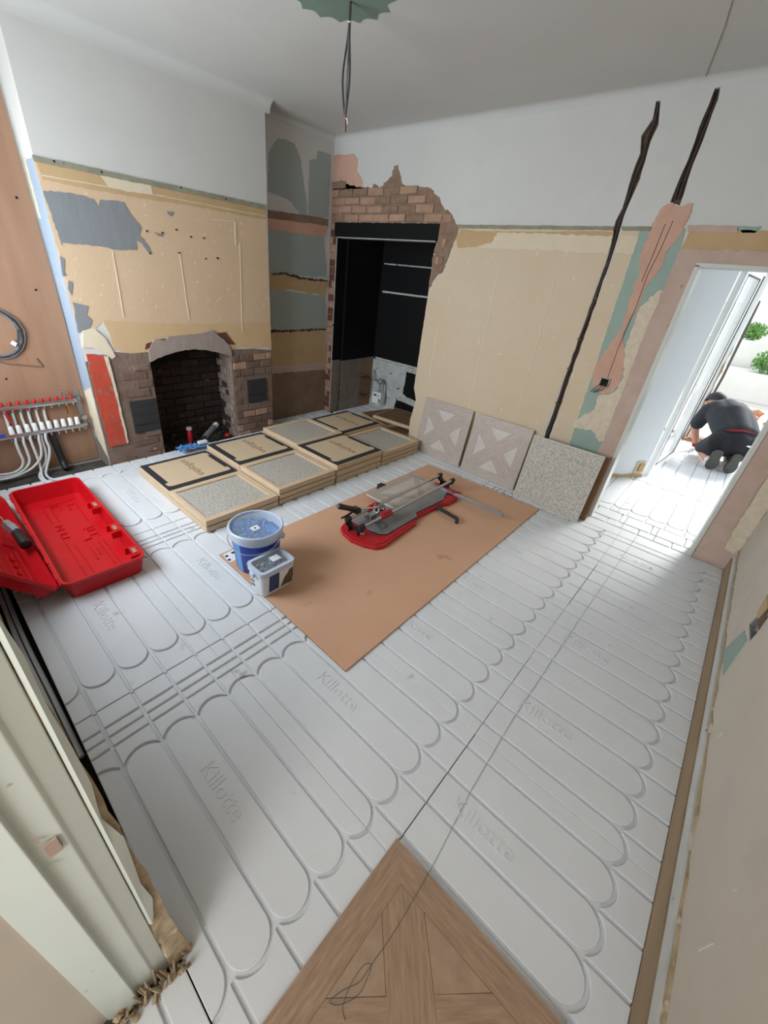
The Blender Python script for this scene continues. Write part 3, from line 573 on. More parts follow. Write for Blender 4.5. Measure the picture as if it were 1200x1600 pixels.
# ---- near door lining at the lower left, stepped painted board plus crumbling plaster
prof = [(-.70,-.20),(-.541,-.182),(-.508,-.112),(-.520,-.108),(-.512,-.066),(-.516,-.060),(-.518,-.030),(-.70,-.030)]
b = MB(); n = len(prof)
vs = [(x,y,-.05) for x,y in prof]+[(x,y,2.05) for x,y in prof]
b.add(vs, [(i,(i+1)%n,n+(i+1)%n,n+i) for i in range(n)]+[tuple(range(n)),tuple(range(n,2*n))])
jamb = struct(b.build('door_2', 'gloss_cream', bevel=.002), 'old gloss-painted door lining in the lower left corner')
b = MB(); R = random.Random(5); rows = 26; ed = []
for i in range(rows+1):
    z = -.03+1.6*i/rows; k = max(0, 1-i/5.0)
    xo = -.520 + .0*k + R.uniform(-.004,.004); ye = -.016 + .014*min(1,max(0,(1.1-z)/.35)) + .022*min(1,max(0,(.72-z)/.7))**.7 + R.uniform(-.003,.003)*(1+2*k)
    ed.append((z, xo + .012*k, ye))
vs = []; fs = []
for z,x,y in ed:
    vs += [(-.60,-.034,z),(x-.004,-.030,z),(x+R.uniform(-.003,.003),-.022+R.uniform(-.003,.003),z),(x-.006+(.016*max(0,1-z/.6)),y,z),(-.60,y-.012,z)]
for i in range(rows):
    for k in range(5): fs.append((i*5+k,i*5+(k+1)%5,(i+1)*5+(k+1)%5,(i+1)*5+k))
fs += [(0,1,2,3,4), tuple(range(rows*5,rows*5+5))]
b.add(vs, fs)
o = b.build('plaster_reveal', 'straw', jamb); o['label'] = 'crumbling straw-coloured plaster behind the lining'
b = MB()
vs = []
for i in range(17):
    z = .32+1.7*i/16; ye = -.016+.012*min(1,max(0,(1.1-z)/.35)); vs += [(-.5190,-.028,z),(-.5130,-.022,z),(-.5180,ye+.002+R.uniform(-.008,.001)*(1.0 if i%5 else 2.0),z)]
b.add(vs, [(i*3+k,i*3+k+1,(i+1)*3+k+1,(i+1)*3+k) for i in range(16) for k in (0,1)])
o = b.build('painted_strip', 'gloss_cream', jamb, fix=True)
b = MB(); b.box((-.5125,-.094,.86),(-.5085,-.076,.90)); b.box((-.514,-.100,.83),(-.5095,-.097,.835)); b.box((-.514,-.098,.915),(-.5095,-.094,.92))
b.build('latch_hole', 'mauve_plaster', jamb)['label'] = 'rusty latch mortice in the lining'
b = MB(); R = random.Random(21)
for k in range(46):
    p = Vector((-.50+R.uniform(-.03,.03), R.uniform(-.17,.03), R.uniform(-.02,.012)))
    b.ball(p, R.uniform(.004,.013), 0, 1, (1,1,.8), .3)
for k in range(26):
    p = Vector((-.495+R.uniform(-.02,.015), R.uniform(-.16,.025), -.02)); d = Vector((R.uniform(-.02,.03),R.uniform(-.02,.02),R.uniform(.05,.13)))
    b.tube([p, p+d*.5+Vector((.004,0,0)), p+d], [.006,.005,.002], 5)
o = b.build('plaster_crumbs', 'straw', jamb); o['kind'] = 'stuff'; o['label'] = 'torn sealant and plaster crumbs at the foot of the lining'
# ---- right wall foot: tan board, flaking white board, mint patch, socket box
R = random.Random(9)
def strip(name, m, lower, upper, x0, x1, n=40, rag=.006, y0=-1.0, y1=YB-.012, parent=None):
    b = MB(); vs = []
    lo = []; hi = []
    for i in range(n+1):
        y = y0+(y1-y0)*i/n; lo.append((y, lower+R.uniform(-.3,.3)*rag)); hi.append((y, upper+R.uniform(-1,1)*rag))
    b.prism(lo+list(reversed(hi)), fxm(XR), x0, x1); return b.build(name, m, parent)
base = strip('baseboard_right', 'skirt_tan', ZF, .108, -.005, .018, rag=.004); struct(base, 'bare tan skirting ground along the foot of the right wall')
o = strip('white_strip', 'skirt_white', .112, .165, -.005, .013, rag=.006, parent=base); o['label'] = 'flaking white strip above the tan board'
o = strip('torn_edge', 'straw', .166, .178, -.005, .006, rag=.012, n=60, parent=base)
patch('paint_patch', fxm(XR), [(2.366, 0.382), (2.23, 0.416), (2.17, 0.222), (2.439, 0.171)], .003, 'teal', wall_right, rag=.003, label='small duck-egg patch beside the socket box')
patch('paper_patch', fxm(XR), [(2.378, 0.49), (2.431, 0.571), (2.288, 0.575), (2.297, 0.505)], .004, 'ochre', wall_right, rag=.004)
patch('cable_slot', fxm(XR), [(2.305, 0.499), (2.3, 0.575), (2.21, 0.577), (2.193, 0.51)], .003, 'chase_dark', wall_right, rag=.004, label='dark cable slot rising from the socket box')
o = thing('wall_box', 'recessed rusty socket box low on the right wall beside a duck-egg patch', 'socket', (XR+.03,2.28,.44))
q = MB(); q.prism(sock, fxm(XR), -.045, -.035); q.build('box_back', 'chase_dark', o)
q = MB(); q.prism(sock, fxm(XR), -.035, -.002, holes=[[(2.28+(a-2.28)*.84,.45+(c-.45)*.84) for a,c in sock]]); q.build('box_rim', 'zinc', o)
q = MB(); q.cyl((XR+.034,2.30,.45),(XR+.012,2.30,.45),.012,10); q.build('terminal', 'skirt_tan', o)
q = MB(); q.cyl((XR+.034,2.25,.45),(XR+.014,2.25,.45),.010,10); q.build('terminal', 'skirt_tan', o)
for pl in ([(1.745, 0.239), (1.738, 0.279), (1.716, 0.292), (1.718, 0.254)], [(0.911, 0.304), (0.902, 0.385), (0.893, 0.393), (0.898, 0.314)], [(1.005, 0.458), (1.0, 0.479), (0.992, 0.48), (0.998, 0.462)]):
    patch('filler_mark', fxm(XR), pl, .002, 'skirt_white', wall_right, rag=.002)

# ------------------------------------------------------------------ hall and garden beyond the doorway
b = MB()
Ah, Bh = Vector((-1.30,3.935)), Vector((-.385,5.24))
nrm = Vector((-(Bh-Ah).y, (Bh-Ah).x)).normalized()*.10
pts = [Ah,Bh,Bh+nrm,Ah+nrm]
b.add([(p.x,p.y,-.05) for p in pts]+[(p.x,p.y,2.75) for p in pts], [(0,1,5,4),(1,2,6,5),(2,3,7,6),(3,0,4,7),(0,1,2,3),(4,5,6,7)])
wh = struct(b.build('wall_hall', 'hall_paint'), 'pale hall wall seen through the doorway')
def hallpt(t, z, d=0.0):
    p = Ah+(Bh-Ah)*t - nrm.normalized()*d; return (p.x,p.y,z)
b = MB(); b.prism(ragged([(.66,-.03),(.995,-.03),(.995,.03),(.93,.05),(.86,.035),(.66,.045)],.05,.006), lambda u,v,d: hallpt(u,v,d), -.01, .006)
b.build('bare_strip', 'ochre', wh)['label'] = 'bare yellowed strip where the hall skirting was'
o = thing('socket', 'small yellowed socket at the foot of the pale hall wall', 'socket', hallpt(.93,.10))
q = MB(); q.prism([(.905,.05),(.975,.05),(.975,.19),(.905,.19)], lambda u,v,d: hallpt(u,v,d), -.005, .012); q.build('back_plate', 'rough_cream', o)
q = MB(); q.prism([(.925,.075),(.965,.075),(.965,.165),(.925,.165)], lambda u,v,d: hallpt(u,v,d), .012, .03); q.build('face_plate', 'ochre', o, bevel=.004)
b = MB(); b.box((1.35,3.93,-.1),(1.45,5.4,2.75)); b.box((-1.4,3.93,2.7),(1.45,7.62,2.8)); b.box((.85,5.30,-.1),(1.45,5.40,2.75))  # unseen hall ceiling runs out to the garden frame to stop the sun
struct(b.build('wall_hall_far', 'hall_paint'), 'far side and ceiling of the hall, mostly hidden')
# door frame of the garden opening: posts, folded glazed door, transom
def upost(name, x0,x1,y0,y1,z0,z1, parent): 
    q = MB(); q.box((x0,y0,z0),(x1,y1,z1)); return q.build(name, 'upvc', parent, bevel=.006)
t = thing('patio_door', 'white framed glazed door folded open beside the pale hall wall', 'door', (-.36,5.3,ZF))
A, B = Vector((-.355,5.32)), Vector((-.272,6.28)); dd = (B-A); dn = Vector((dd.y,-dd.x)).normalized()
def dp(u,v,d): p = A+dd*u+dn*d; return (p.x,p.y,v)
q = MB(); q.prism([(0,ZF),(1,ZF),(1,2.12),(0,2.12)], dp, -.03, .02, holes=[[(.11,.12),(.11,2.0),(.89,2.0),(.89,.12)]]); q.build('frame', 'upvc', t, bevel=.004)
q = MB(); q.prism([(.11,.12),(.89,.12),(.89,2.0),(.11,2.0)], dp, -.008, -.002); q.build('pane', 'glass', t)
q = MB(); q.prism([(.10,.11),(.90,.11),(.90,2.01),(.10,2.01)], dp, .018, .023, holes=[[(.115,.125),(.115,1.995),(.885,1.995),(.885,.125)]]); q.build('gasket', 'dark_gasket', t)
t = thing('door_frame', 'white door frame posts and transom at the garden end of the hall', 'frame', (-.30,7.5,ZF))
upost('post', -.42,-.30,7.42,7.60,ZF,2.55,t); upost('post', -.29,-.235,7.55,7.66,ZF,2.55,t)
upost('transom', -.30,1.2,7.52,7.62,2.16,2.25,t)
q = MB(); q.box((-.298,7.40,ZF),(-.285,7.43,2.1)); q.build('seal', 'dark_gasket', t)
q = MB(); q.prism(ragged([(-.262,ZF),(-.24,ZF),(-.24,.9),(-.25,1.3),(-.255,.8)],.08,.012), fy(7.548), -.002,.003); q.build('grime', 'skirt_tan', t)
q = MB(); q.prism(ragged([(-.335,ZF),(-.305,ZF),(-.31,.5),(-.318,.8),(-.33,.4)],.08,.012), fy(7.418), -.002,.003); q.build('grime', 'skirt_tan', t)
t = thing('garden_stake', 'thin dark rod standing outside the garden door frame', 'rod', (-.16,8.2,ZF))
q = MB(); q.tube([(-0.237, 8.2, -0.112), (-0.215, 8.2, 0.843), (-0.245, 8.2, 1.85)], .016, 8); q.build('rod', 'dark_gasket', t)
R = random.Random(31)
for k, (x,y,m,lb) in enumerate(((-.20,7.45,'terracotta','orange brick offcut beside the garden door frame'),(-.10,7.52,'skirt_tan','tan wood offcut on the floor by the garden door frame'))):
    q = MB(); q.box((x-.07,y-.05,ZF),(x+.06,y+.05,.03),0,ch=.006); q.box((x-.03,y-.04,.03),(x+.05,y+.03,.06),0,ch=.005); o = q.build('offcut', m); tag(o, lb, 'offcut')
b = MB(); b.box((-8,8.0,-.16),(12,24,-.06))
struct(b.build('trim_2', 'paving'), 'pale paved garden ground outside')
b = MB(); b.box((-6,19,-.1),(10,19.2,1.9))
struct(b.build('wall_garden', 'garden_wall'), 'pale rendered garden wall in the distance')
def shrub(x, y, z, r, lb):
    t = thing('shrub', lb, 'shrub', (x,y,-.06)); R = random.Random(int(x*100))
    q = MB()
    for k in range(5):
        a = R.uniform(0,6.28); q.tube([(x,y,z-r),(x+.1*math.cos(a),y+.1*math.sin(a),z-r*.5),(x+r*.6*math.cos(a),y+r*.6*math.sin(a),z)], [.02,.014,.006], 5)
    q.build('stem', 'bark', t)
    q = MB(); q.box((x-.9,y-.4,-.06),(x+.9,y+.5,z-r*.72)); q.build('added_stem_cover', 'garden_wall', t, bevel=.01)  # white block added to hide the stems, meant to vanish in the overexposed garden
    q = MB()
    for k in range(700):
        d = Vector((R.gauss(0,1),R.gauss(0,1),R.gauss(0,1))).normalized()*r*R.uniform(.35,1)
        c = Vector((x,y,z))+Vector((d.x,d.y,d.z*.8)); s = R.uniform(.03,.055)
        T = Matrix.Translation(c) @ Euler((R.uniform(0,6),R.uniform(0,6),R.uniform(0,6))).to_matrix().to_4x4()
        q.add([(-s,0,0),(0,-s*.4,.01),(s,0,0),(0,s*.4,.01)], [(0,1,2,3)], 0, T)
    o = q.build('foliage', 'leaf', t, fix=False); o['kind'] = 'stuff'
shrub(-0.236, 14.0, 1.295, .26, 'small green shrub far off in the bright garden, the higher one')
shrub(0.316, 13.0, 0.759, .32, 'green shrub at the right edge beyond the doorway, the lower one')
q = MB()
for k in range(14): q.ball((0.328+R.uniform(-.5,.7),10.568+R.uniform(-.5,.5),-.02),R.uniform(.05,.14),0,1,(1,1,.6),.2)
tag(q.build('rubble_heap', 'terracotta'), 'heap of terracotta rubble on the paving beyond the kneeling person', 'rubble', kind='stuff')
# ------------------------------------------------------------------ grooved foam floor panels
G, RR, CW, DEP = .0068, .075, .15, .011
def arc_end(xc, r, ym, half, n, flip):
    """points of an arc end, bottom to top ; flip=-1 mirrors"""
    lo, hi = half; a0 = math.asin(max(-1, lo/r)); a1 = math.asin(min(1, hi/r))
    return [(xc+flip*r*math.cos(a0+(a1-a0)*i/n), ym+r*math.sin(a0+(a1-a0)*i/n)) for i in range(n+1)]
def island(q, poly, T=None):
    """raised foam pad with a rounded lip"""
    n = len(poly); c = .0022
    P = [Vector(p) for p in poly]; ins = []
    for i in range(n):
        a = (P[i]-P[i-1]); d = (P[(i+1)%n]-P[i])
        a = a.normalized() if a.length > 1e-6 else d.normalized(); d = d.normalized() if d.length > 1e-6 else a
        nr = Vector((-(a+d).y,(a+d).x)); L = nr.length
        nr = nr/L if L > 1e-6 else Vector((-a.y,a.x)); k = max(.5, nr.dot(Vector((-d.y,d.x))))
        ins.append(P[i]+nr*(c/k))
    vs = [(p.x,p.y,-DEP) for p in P]+[(p.x,p.y,-c*.7) for p in P]+[(p.x,p.y,0) for p in ins]
    fs = [(i,(i+1)%n,n+(i+1)%n,n+i) for i in range(n)]+[(n+i,n+(i+1)%n,2*n+(i+1)%n,2*n+i) for i in range(n)]
    tr = tessellate_polygon([[Vector((p.x,p.y,0)) for p in ins]])
    fs += [tuple(2*n+i for i in t) for t in tr]
    q.add(vs, fs, 0, T)
def cell(q, x0, x1, ym, seps, half=CW/2-G, T=None):
    """seps: sorted list of (x, kind) ; kind ')' arc bulging right, '(' arc bulging left, '|' cross groove, '!' fine seam"""
    lo, hi = half if isinstance(half, tuple) else (-half, half); H = (lo, hi); rc = RR-G; Hc = (max(lo,-rc), min(hi,rc))
    def left(x, k):
        if k == ')': return arc_end(x-RR, RR+G, ym, H, 10, 1)[::-1]      # concave left side, top to bottom
        if k == '(': return arc_end(x+RR, RR-G, ym, Hc, 12, -1)[::-1]
        e = {'|':.006,'!':.0016,'e':0}[k]; return [(x+e,ym+hi),(x+e,ym+lo)]
    def right(x, k):
        if k == ')': return arc_end(x-RR, RR-G, ym, Hc, 12, 1)
        if k == '(': return arc_end(x+RR, RR+G, ym, H, 10, -1)
        e = {'|':.006,'!':.0016,'e':0}[k]; return [(x-e,ym+lo),(x-e,ym+hi)]
    S_ = [(x0,'e')]+seps+[(x1,'e')]
    for i in range(len(S_)-1):
        poly = left(*S_[i]) + right(*S_[i+1])
        out = []
        for p in poly:
            if not out or (Vector(p)-Vector(out[-1])).length > 1e-4: out.append(p)
        island(q, out, T)
def panel(x0, x1, y0, y1, seps, T=None, lbl=None):
    q = MB(); q.box((x0,y0,ZF),(x1,y1,-DEP), 0, T)
    if abs(y1-y0-.6) < .012:      # whole panel: half channels meet across the joints
        yc = (y0+y1)/2; h = CW/2-G
        for k in (-1,0,1): cell(q, x0, x1, yc+CW*k, seps, half=h, T=T)
        cell(q, x0, x1, yc-2*CW, seps, half=(y0-(yc-2*CW), h), T=T); cell(q, x0, x1, yc+2*CW, seps, half=(-h, y1-(yc+2*CW)), T=T)
        return q.build('floor_panel', 'eps', floor)
    ny = round((y1-y0)/CW); q_ = (y1-y0)/max(1,ny)
    for k in range(max(1,ny)): cell(q, x0, x1, y0+q_*(k+.5), seps, half=q_/2-G, T=T)
    return q.build('floor_panel', 'eps', floor)
seams = 0.0012
for (x0, x1, seps) in ((-3.86,-2.648,[(-3.70,'('),(-2.77,')')]), (-2.642,-1.446,[(-2.55,'|'),(-2.50,'|'),(-2.45,'|'),(-2.385,'('),(-1.565,')')]),
                       (-1.440,-.2355,[(-1.345,'|'),(-1.295,'|'),(-1.245,'|'),(-1.175,'('),(-.335,')')]), (-.2345,.4805,[(.38,')')])):
    for r in range(6):
        y0 = .6*r+seams/2; y1 = .6*(r+1)-seams/2
        panel(x0+((0,.0028,.0012,.0,.0025,.0)[r] if x0 > -.3 else 0), x1, y0, y1, seps)
    panel(x0, x1, 3.602, 3.755, [])
panel(-.498, -.237, -.602, -.003, []); panel(-.2345, .4805, -.602, -.003, [(.38,')')])
# alcove and pantry strips, and the panels of the hall turned by a quarter
for k in range(2): panel(-4.09,-3.865, 2.76+.5*k, 3.255+.5*k, [])
for k in range(3): panel(-3.94+.47*k, -3.475+.47*k, 3.80, 4.54, [])
def turned(x0, x1, y0, y1, seps):
    # local x runs along world y
    T = Matrix(((0,-1,0,0),(1,0,0,0),(0,0,1,0),(0,0,0,1)))
    panel(y0, y1, -x1, -x0, seps, T)
for k in range(4): turned(-1.55+.6*k, -.952+.6*k, 4.06, 5.25, [(4.17,'('),(5.10,')')])
for k in range(4): turned(-1.55+.6*k, -.952+.6*k, 5.255, 6.45, [(5.36,'('),(6.33,')')])
for k in range(4): turned(-1.55+.6*k, -.952+.6*k, 6.455, 7.65, [(6.56,'('),(7.53,')')])
for k in range(3): panel(-.50+.25*k, -.253+.25*k, 3.76, 3.87, [(-.375+.25*k,'|')])
for k in range(3): panel(-.50+.25*k, -.253+.25*k, 3.875, 4.055, [(-.30+.25*k,'|')])
# raised lettering in the middle of each panel
lt = text_mesh('Killotte', .084, .0020, 'lettering', 'eps')
fp = [o for o in floor.children if o.name.startswith('floor_panel')]
def panel_at(x, y):
    for o in fp:
        c = [Vector(v) for v in o.bound_box]
        if min(p.x for p in c) <= x <= max(p.x for p in c) and min(p.y for p in c) <= y <= max(p.y for p in c): return o
for cx_ in (-3.2,-2.0,-.81,-.04):
    for r in range(6):
        p = panel_at(cx_, .3+.6*r)
        if p: put(lt, 'lettering', p, Matrix.Translation((cx_, .3+.6*r, .0006)))
# ------------------------------------------------------------------ trays of tiles stacked on the floor
txt = text_mesh('explogun', .10, .0006, 'print', 'print_brown')
SIDES = ('card_edge','card')
def tray(name, x0, x1, y0, y1, z0, z1, top, label, group, rot=0.0, R=random.Random(4)):
    cx_, cy_ = (x0+x1)/2, (y0+y1)/2; hx, hy = (x1-x0)/2, (y1-y0)/2
    t = thing(name, label, 'tile box', (cx_, cy_, z0), group)
    t.rotation_euler = (0,0,rot)
    h = z1-z0; w = .05
    def P(q, nm, m, **k):
        o = q.build(nm, m, None, **k); o.parent = t; return o
    q = MB(); rim = [(-hx,-hy),(hx,-hy),(hx,hy),(-hx,hy)]
    if top == 'grey':
        q.prism(rim, fz(0), .004, h, 0, holes=[[(-hx+w,-hy+.03),(hx-w,-hy+.03),(hx-w,hy-w),(-hx+w,hy-w)]]); P(q, 'tray', 'card_edge', bevel=.002, seg=1)
        q = MB(); q.box((-hx+.01,-hy+.01,.004),(hx-.01,hy-.01,h-.012)); P(q, 'tile', 'tile_back')
    elif top == 'card':
        q.prism(rim, fz(0), .004, h-.008, 0); P(q, 'tray', 'card_edge', bevel=.002, seg=1)
        f = .008
        q = MB(); q.prism([(-hx+f,-hy+f),(hx-f,-hy+f),(hx-f,hy-f),(-hx+f,hy-f)], fz(0), h-.0079, h-.001); P(q, 'foam_edge', 'foam_black', bevel=.0015, seg=1)
        a, c = hx-.058, hy-.058; e = .035
        poly = [(-a,-c),(a-2*e,-c),(a-2*e,-c-.028),(a-e*.6,-c-.028),(a,-c+.0),(a,c),(a-e*.4,c+.022),(a-2*e,c+.022),(a-2*e,c),(-a+2*e,c),(-a+2*e,c+.025),(-a+e*.6,c+.025),(-a,c)]
        q = MB(); q.prism(poly, fz(0), h-.0009, h+.0015); s = P(q, 'card_sheet', 'card')
        o = bpy.data.objects.new('print', txt); COL.objects.link(o); o.parent = s; o.location = (0,.02,h+.0018); o.rotation_euler = (0,0,PI)
    else:
        q.prism(rim, fz(0), .004, h-.004, 0); q.box((-hx+.012,-hy+.012,.0005),(hx-.012,hy-.012,h-.0008)); P(q, 'tray', 'card_edge', bevel=.002, seg=1)
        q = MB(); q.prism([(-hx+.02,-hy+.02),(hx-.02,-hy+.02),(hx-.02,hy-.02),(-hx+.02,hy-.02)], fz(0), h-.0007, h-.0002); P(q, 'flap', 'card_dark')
    return t
rows = [1.085, 1.722, 2.362, 3.004]; ln = .622
spec = {(0,0):(2,.094,'card'),(1,0):(2,.098,'grey'),(0,1):(3,.148,'card'),(1,1):(3,.144,'grey'),(0,2):(4,.190,'grey'),(1,2):(3,.186,'card'),(0,3):(3,.172,'card'),(1,3):(3,.140,'grey')}
names = {(0,0):'nearest the red case',(1,0):'just behind the blue bucket',(0,1):'second along the fireplace row',(1,1):'second along the row facing the board',
         (0,2):'third along the fireplace row',(1,2):'third along the row facing the board',(0,3):'farthest along the fireplace row',(1,3):'farthest along the row facing the board'}
R = random.Random(2)
for (a, c), (n, H_, kind) in spec.items():
    x0 = -3.512 if a == 0 else -2.933; y0 = rows[c]; hh = H_/n
    for k in range(n):
        dx, dy = R.uniform(-.003,.003), R.uniform(-.004,.004)
        top = kind if k == n-1 else 'plain'
        if k == n-1:
            lb = ('tile tray with black foam border and printed card, ' if kind == 'card' else 'open tile tray showing grey tile back, ') + names[(a,c)]
        else:
            lv = 'bottom' if k == 0 else ('second from bottom' if k == 1 else 'third from bottom')
            lb = 'brown closed tile tray, %s of stack %s' % (lv, names[(a,c)])
        tray('tile_tray', x0+.003+dx, x0+.575+dx, y0+dy, y0+ln+dy, k*hh+.001, (k+1)*hh, top, lb, 'tile trays stacked on the floor', R.uniform(-.002,.002))
# loose flattened trays leaning over each other in the pantry mouth
for (cx_, cy_, z, rz, sx, sy, lb) in ((-3.02,4.10,.001,.06,.60,.56,'flat cardboard tray lowest in the pantry mouth'), (-3.22,4.13,.043,-.20,.58,.54,'cardboard tray turned askew, second in the pantry pile'), (-3.02,4.19,.085,.10,.60,.54,'topmost cardboard tray of the pantry pile'), ):
    tray('tile_tray', cx_-sx/2, cx_+sx/2, cy_-sy/2, cy_+sy/2, z, z+.041, 'plain', lb, 'cardboard trays in the pantry', rz)
# ------------------------------------------------------------------ hardboard sheet with a paper slip
o = thing('hardboard_sheet', 'large brown hardboard sheet lying on the white floor panels', 'board', (-1.46,2.25,0))
q = MB(); q.prism([(-2.073, 1.018), (-0.856, 1.001), (-0.866, 3.481), (-2.067, 3.443)], fz(0), .0005, .008); q.build('sheet', 'hardboard', o, bevel=.001, seg=1)
q = MB()
pp = [(-2.073, 1.018), (-0.856, 1.001), (-0.866, 3.481), (-2.067, 3.443)]
for i in range(4):
    a, c = Vector(pp[i]), Vector(pp[(i+1)%4]); d = (c-a).normalized(); n_ = Vector((d.y,-d.x))
    q.prism([tuple(a+n_*.0002),tuple(c+n_*.0002),tuple(c+n_*.0012),tuple(a+n_*.0012)], fz(0), .0007, .0076)
q.build('sawn_edge', 'hardboard_edge', o)
slip = [(-2.056, 1.032), (-2.063, 1.122), (-1.951, 1.101), (-1.958, 1.021)]
q = MB(); q.prism(slip, fz(0), .0086, .0092); t = q.build('paper_slip', 'paper'); tag(t, 'white printed paper slip under the blue bucket on the board', 'paper')
q = MB()
for u,v,s in ((.18,.3,.02),(.75,.25,.022),(.15,.75,.02),):
    A,B,C,D = [Vector(p) for p in slip]; c = A.lerp(B,u).lerp(D.lerp(C,u),v); q = MB(); q.box((c.x-s/2,c.y-s/2,.0092),(c.x+s/2,c.y+s/2,.0096)); q.build('ink_mark', 'ink', t)
# ------------------------------------------------------------------ wood-pattern porcelain tiles
def wood_tile(lb, pal, T, sz=.6, bw=.088, band=.066, th=.019, name='porcelain_tile', both=None):
    t = thing(name, lb, 'tile', T.translation, None); t.rotation_euler = T.to_euler(); T = Matrix.Identity(4)
    h = sz/2; q = MB(); e = .0015
    q.box((-h,-h,-th),(h,h,-.0006),0,T); o = q.build('tile_body', 'tile_edge', None); o.parent = t
    q = MB(); i = h-bw; s = band*math.sqrt(2); g = .0013
    q.box((-h+e,-h+e,-.0008),(h-e,h-e,-.0005),5,T)
    def P(pl, mi, z=0.0): 
        n = len(pl); q.add([(x,y,z) for x,y in pl]+[(x,y,-.0006) for x,y in pl], [tuple(range(n))]+[(k,(k+1)%n,n+(k+1)%n,n+k) for k in range(n)], mi, T)
    P([(-h+e,-h+e),(h-e,-h+e),(i,-i),(-i,-i)],0); P([(h-e,h-e),(-h+e,h-e),(-i,i),(i,i)],0)
    P([(h-e,-h+e),(h-e,h-e),(i,i),(i,-i)],1); P([(-h+e,h-e),(-h+e,-h+e),(-i,-i),(-i,i)],1)
    i -= g; k = s
    P([(-i,-i),(-i+k,-i),(i,i-k),(i,i),(i-k,i),(-i,-i+k)],2)
    P([(i,-i),(i,-i+k),(k+g,0),(g,-k),(i-k,-i)],3)   # second diagonal, cut by the first
    P([(-i,i),(-i,i-k),(-k,0),(0,k),(-i+k,i)],3)
    f = g*2
    P([(-i+k+f,-i),(i-k-f,-i),(0,-k-f)],4); P([(-i+k+f,i),(0,k+f),(i-k-f,i)],4)
    P([(i,-i+k+f),(i,i-k-f),(k+f,0)],4); P([(-i,-i+k+f),(-k-f,0),(-i,i-k-f)],4)
    o = q.build('printed_face', [pal+'_x', pal+'_y', pal+'_d1', pal+'_d2', pal+'_field', pal+'_seam'], None); o.parent = t
    return t
wood_tile('brown oak-pattern porcelain tile lying in the foreground at the bottom', 'oak', Matrix.Translation((.058,.347,.0205)) @ Matrix.Rotation(PI/2,4,'Z'))
def lean(x, y, tilt, yaw=0.0, z=.002, flip=False):
    R_ = Matrix.Rotation(yaw,4,'Z') @ Matrix.Rotation(PI/2-tilt,4,'X')
    up = (R_ @ Vector((0,1,0))); return Matrix.Translation(Vector((x,y,z))+up*.3) @ R_
wood_tile('oak-pattern tile lit pale, leaning on the back wall, leftmost, beside the pantry', 'pale', lean(-2.145,3.675,.125,-.02))
wood_tile('oak-pattern tile lit pale, leaning on the back wall, between its twin and the grey-backed tile', 'pale', lean(-1.505,3.645,.16,-.01))
T = lean(-.852,3.535,.13,.0)
t = thing('porcelain_tile', 'tile turned back to front leaning beside the doorway, speckled grey back showing', 'tile', T.translation); T2 = Matrix.Translation(-T.translation) @ T
q = MB(); q.box((-.3,-.3,-.019),(.3,.3,-.001),0,T2); o = q.build('tile_body','tile_edge',None,bevel=.002); o.parent = t
q = MB(); q.box((-.293,-.293,-.001),(.293,.293,.0008),0,T2); o = q.build('ribbed_back','tile_back',None); o.parent = t
T = lean(-.80,3.60,.10,.05)
t = thing('cardboard_sheet', 'brown cardboard sheet standing behind the grey-backed tile', 'cardboard', T.translation); T2 = Matrix.Translation(-T.translation) @ T
q = MB(); q.box((-.29,-.3,-.008),(.29,.28,0),0,T2); q.box((.272,-.3,-.05),(.29,.28,-.008),0,T2); o = q.build('sheet','card_dark',None); o.parent = t  # dark card carries the shade between tile and wall
# ------------------------------------------------------------------ red tool case, open
def rrect(x0,x1,y0,y1,r,n=5):
    o = []
    for cx_,cy_,a in ((x1-r,y1-r,0),(x0+r,y1-r,PI/2),(x0+r,y0+r,PI),(x1-r,y0+r,1.5*PI)):
        o += arcpts((cx_,cy_), r, a, a+PI/2, n)
    return o
def shell(q, L, Wd, D, T, r=.05, th=.006, tap=.02, rim=.010):
    """open tray: L along x, Wd along y, depth D, opening towards +z"""
    loops = [(rrect(tap,L-tap,tap,Wd-tap,r),0.0), (rrect(0,L,0,Wd,r),D-.022), (rrect(-rim*.4,L+rim*.4,-rim*.4,Wd+rim*.4,r),D-.018), (rrect(-rim*.4,L+rim*.4,-rim*.4,Wd+rim*.4,r),D), (rrect(rim,L-rim,rim,Wd-rim,r*.8),D), (rrect(tap+th,L-tap-th,tap+th,Wd-tap-th,r*.8),th)]
    n = len(loops[0][0]); vs = [(x,y,z) for lp,z in loops for x,y in lp]; fs = []
    for k in range(len(loops)-1):
        for i in range(n): fs.append((k*n+i,k*n+(i+1)%n,(k+1)*n+(i+1)%n,(k+1)*n+i))
    fs.append(tuple(reversed(range(n)))); fs.append(tuple(range((len(loops)-1)*n, len(loops)*n)))
    q.add(vs, fs, 0, T)
Lc, Wc, Dc = 1.31, .425, .125
case = thing('tool_case', 'open red plastic tool case lying on the floor at the left edge', 'case', (-2.21,.195,0))
Tb = Matrix.Translation((0,0,.001)) @ Matrix.Rotation(PI-.012,4,'Z') @ Matrix.Translation((0,-Wc,0))   # local x runs away from the camera side
q = MB(); shell(q, Lc, Wc, Dc, Tb); o = q.build('base', 'plastic_red', None, smooth=True); o.parent = case
q = MB()
def rib(pts, w=.006, z0=.005, z1=.013, T=Tb):
    for i in range(len(pts)-1):
        a, c = Vector(pts[i]), Vector(pts[i+1]); d = (c-a).normalized(); nn = Vector((-d.y,d.x))*w/2; a = a-d*w/2; c = c+d*w/2
        q.prism([tuple(a+nn),tuple(a-nn),tuple(c-nn),tuple(c+nn)], fz(0), z0, z1, 0, T=T)
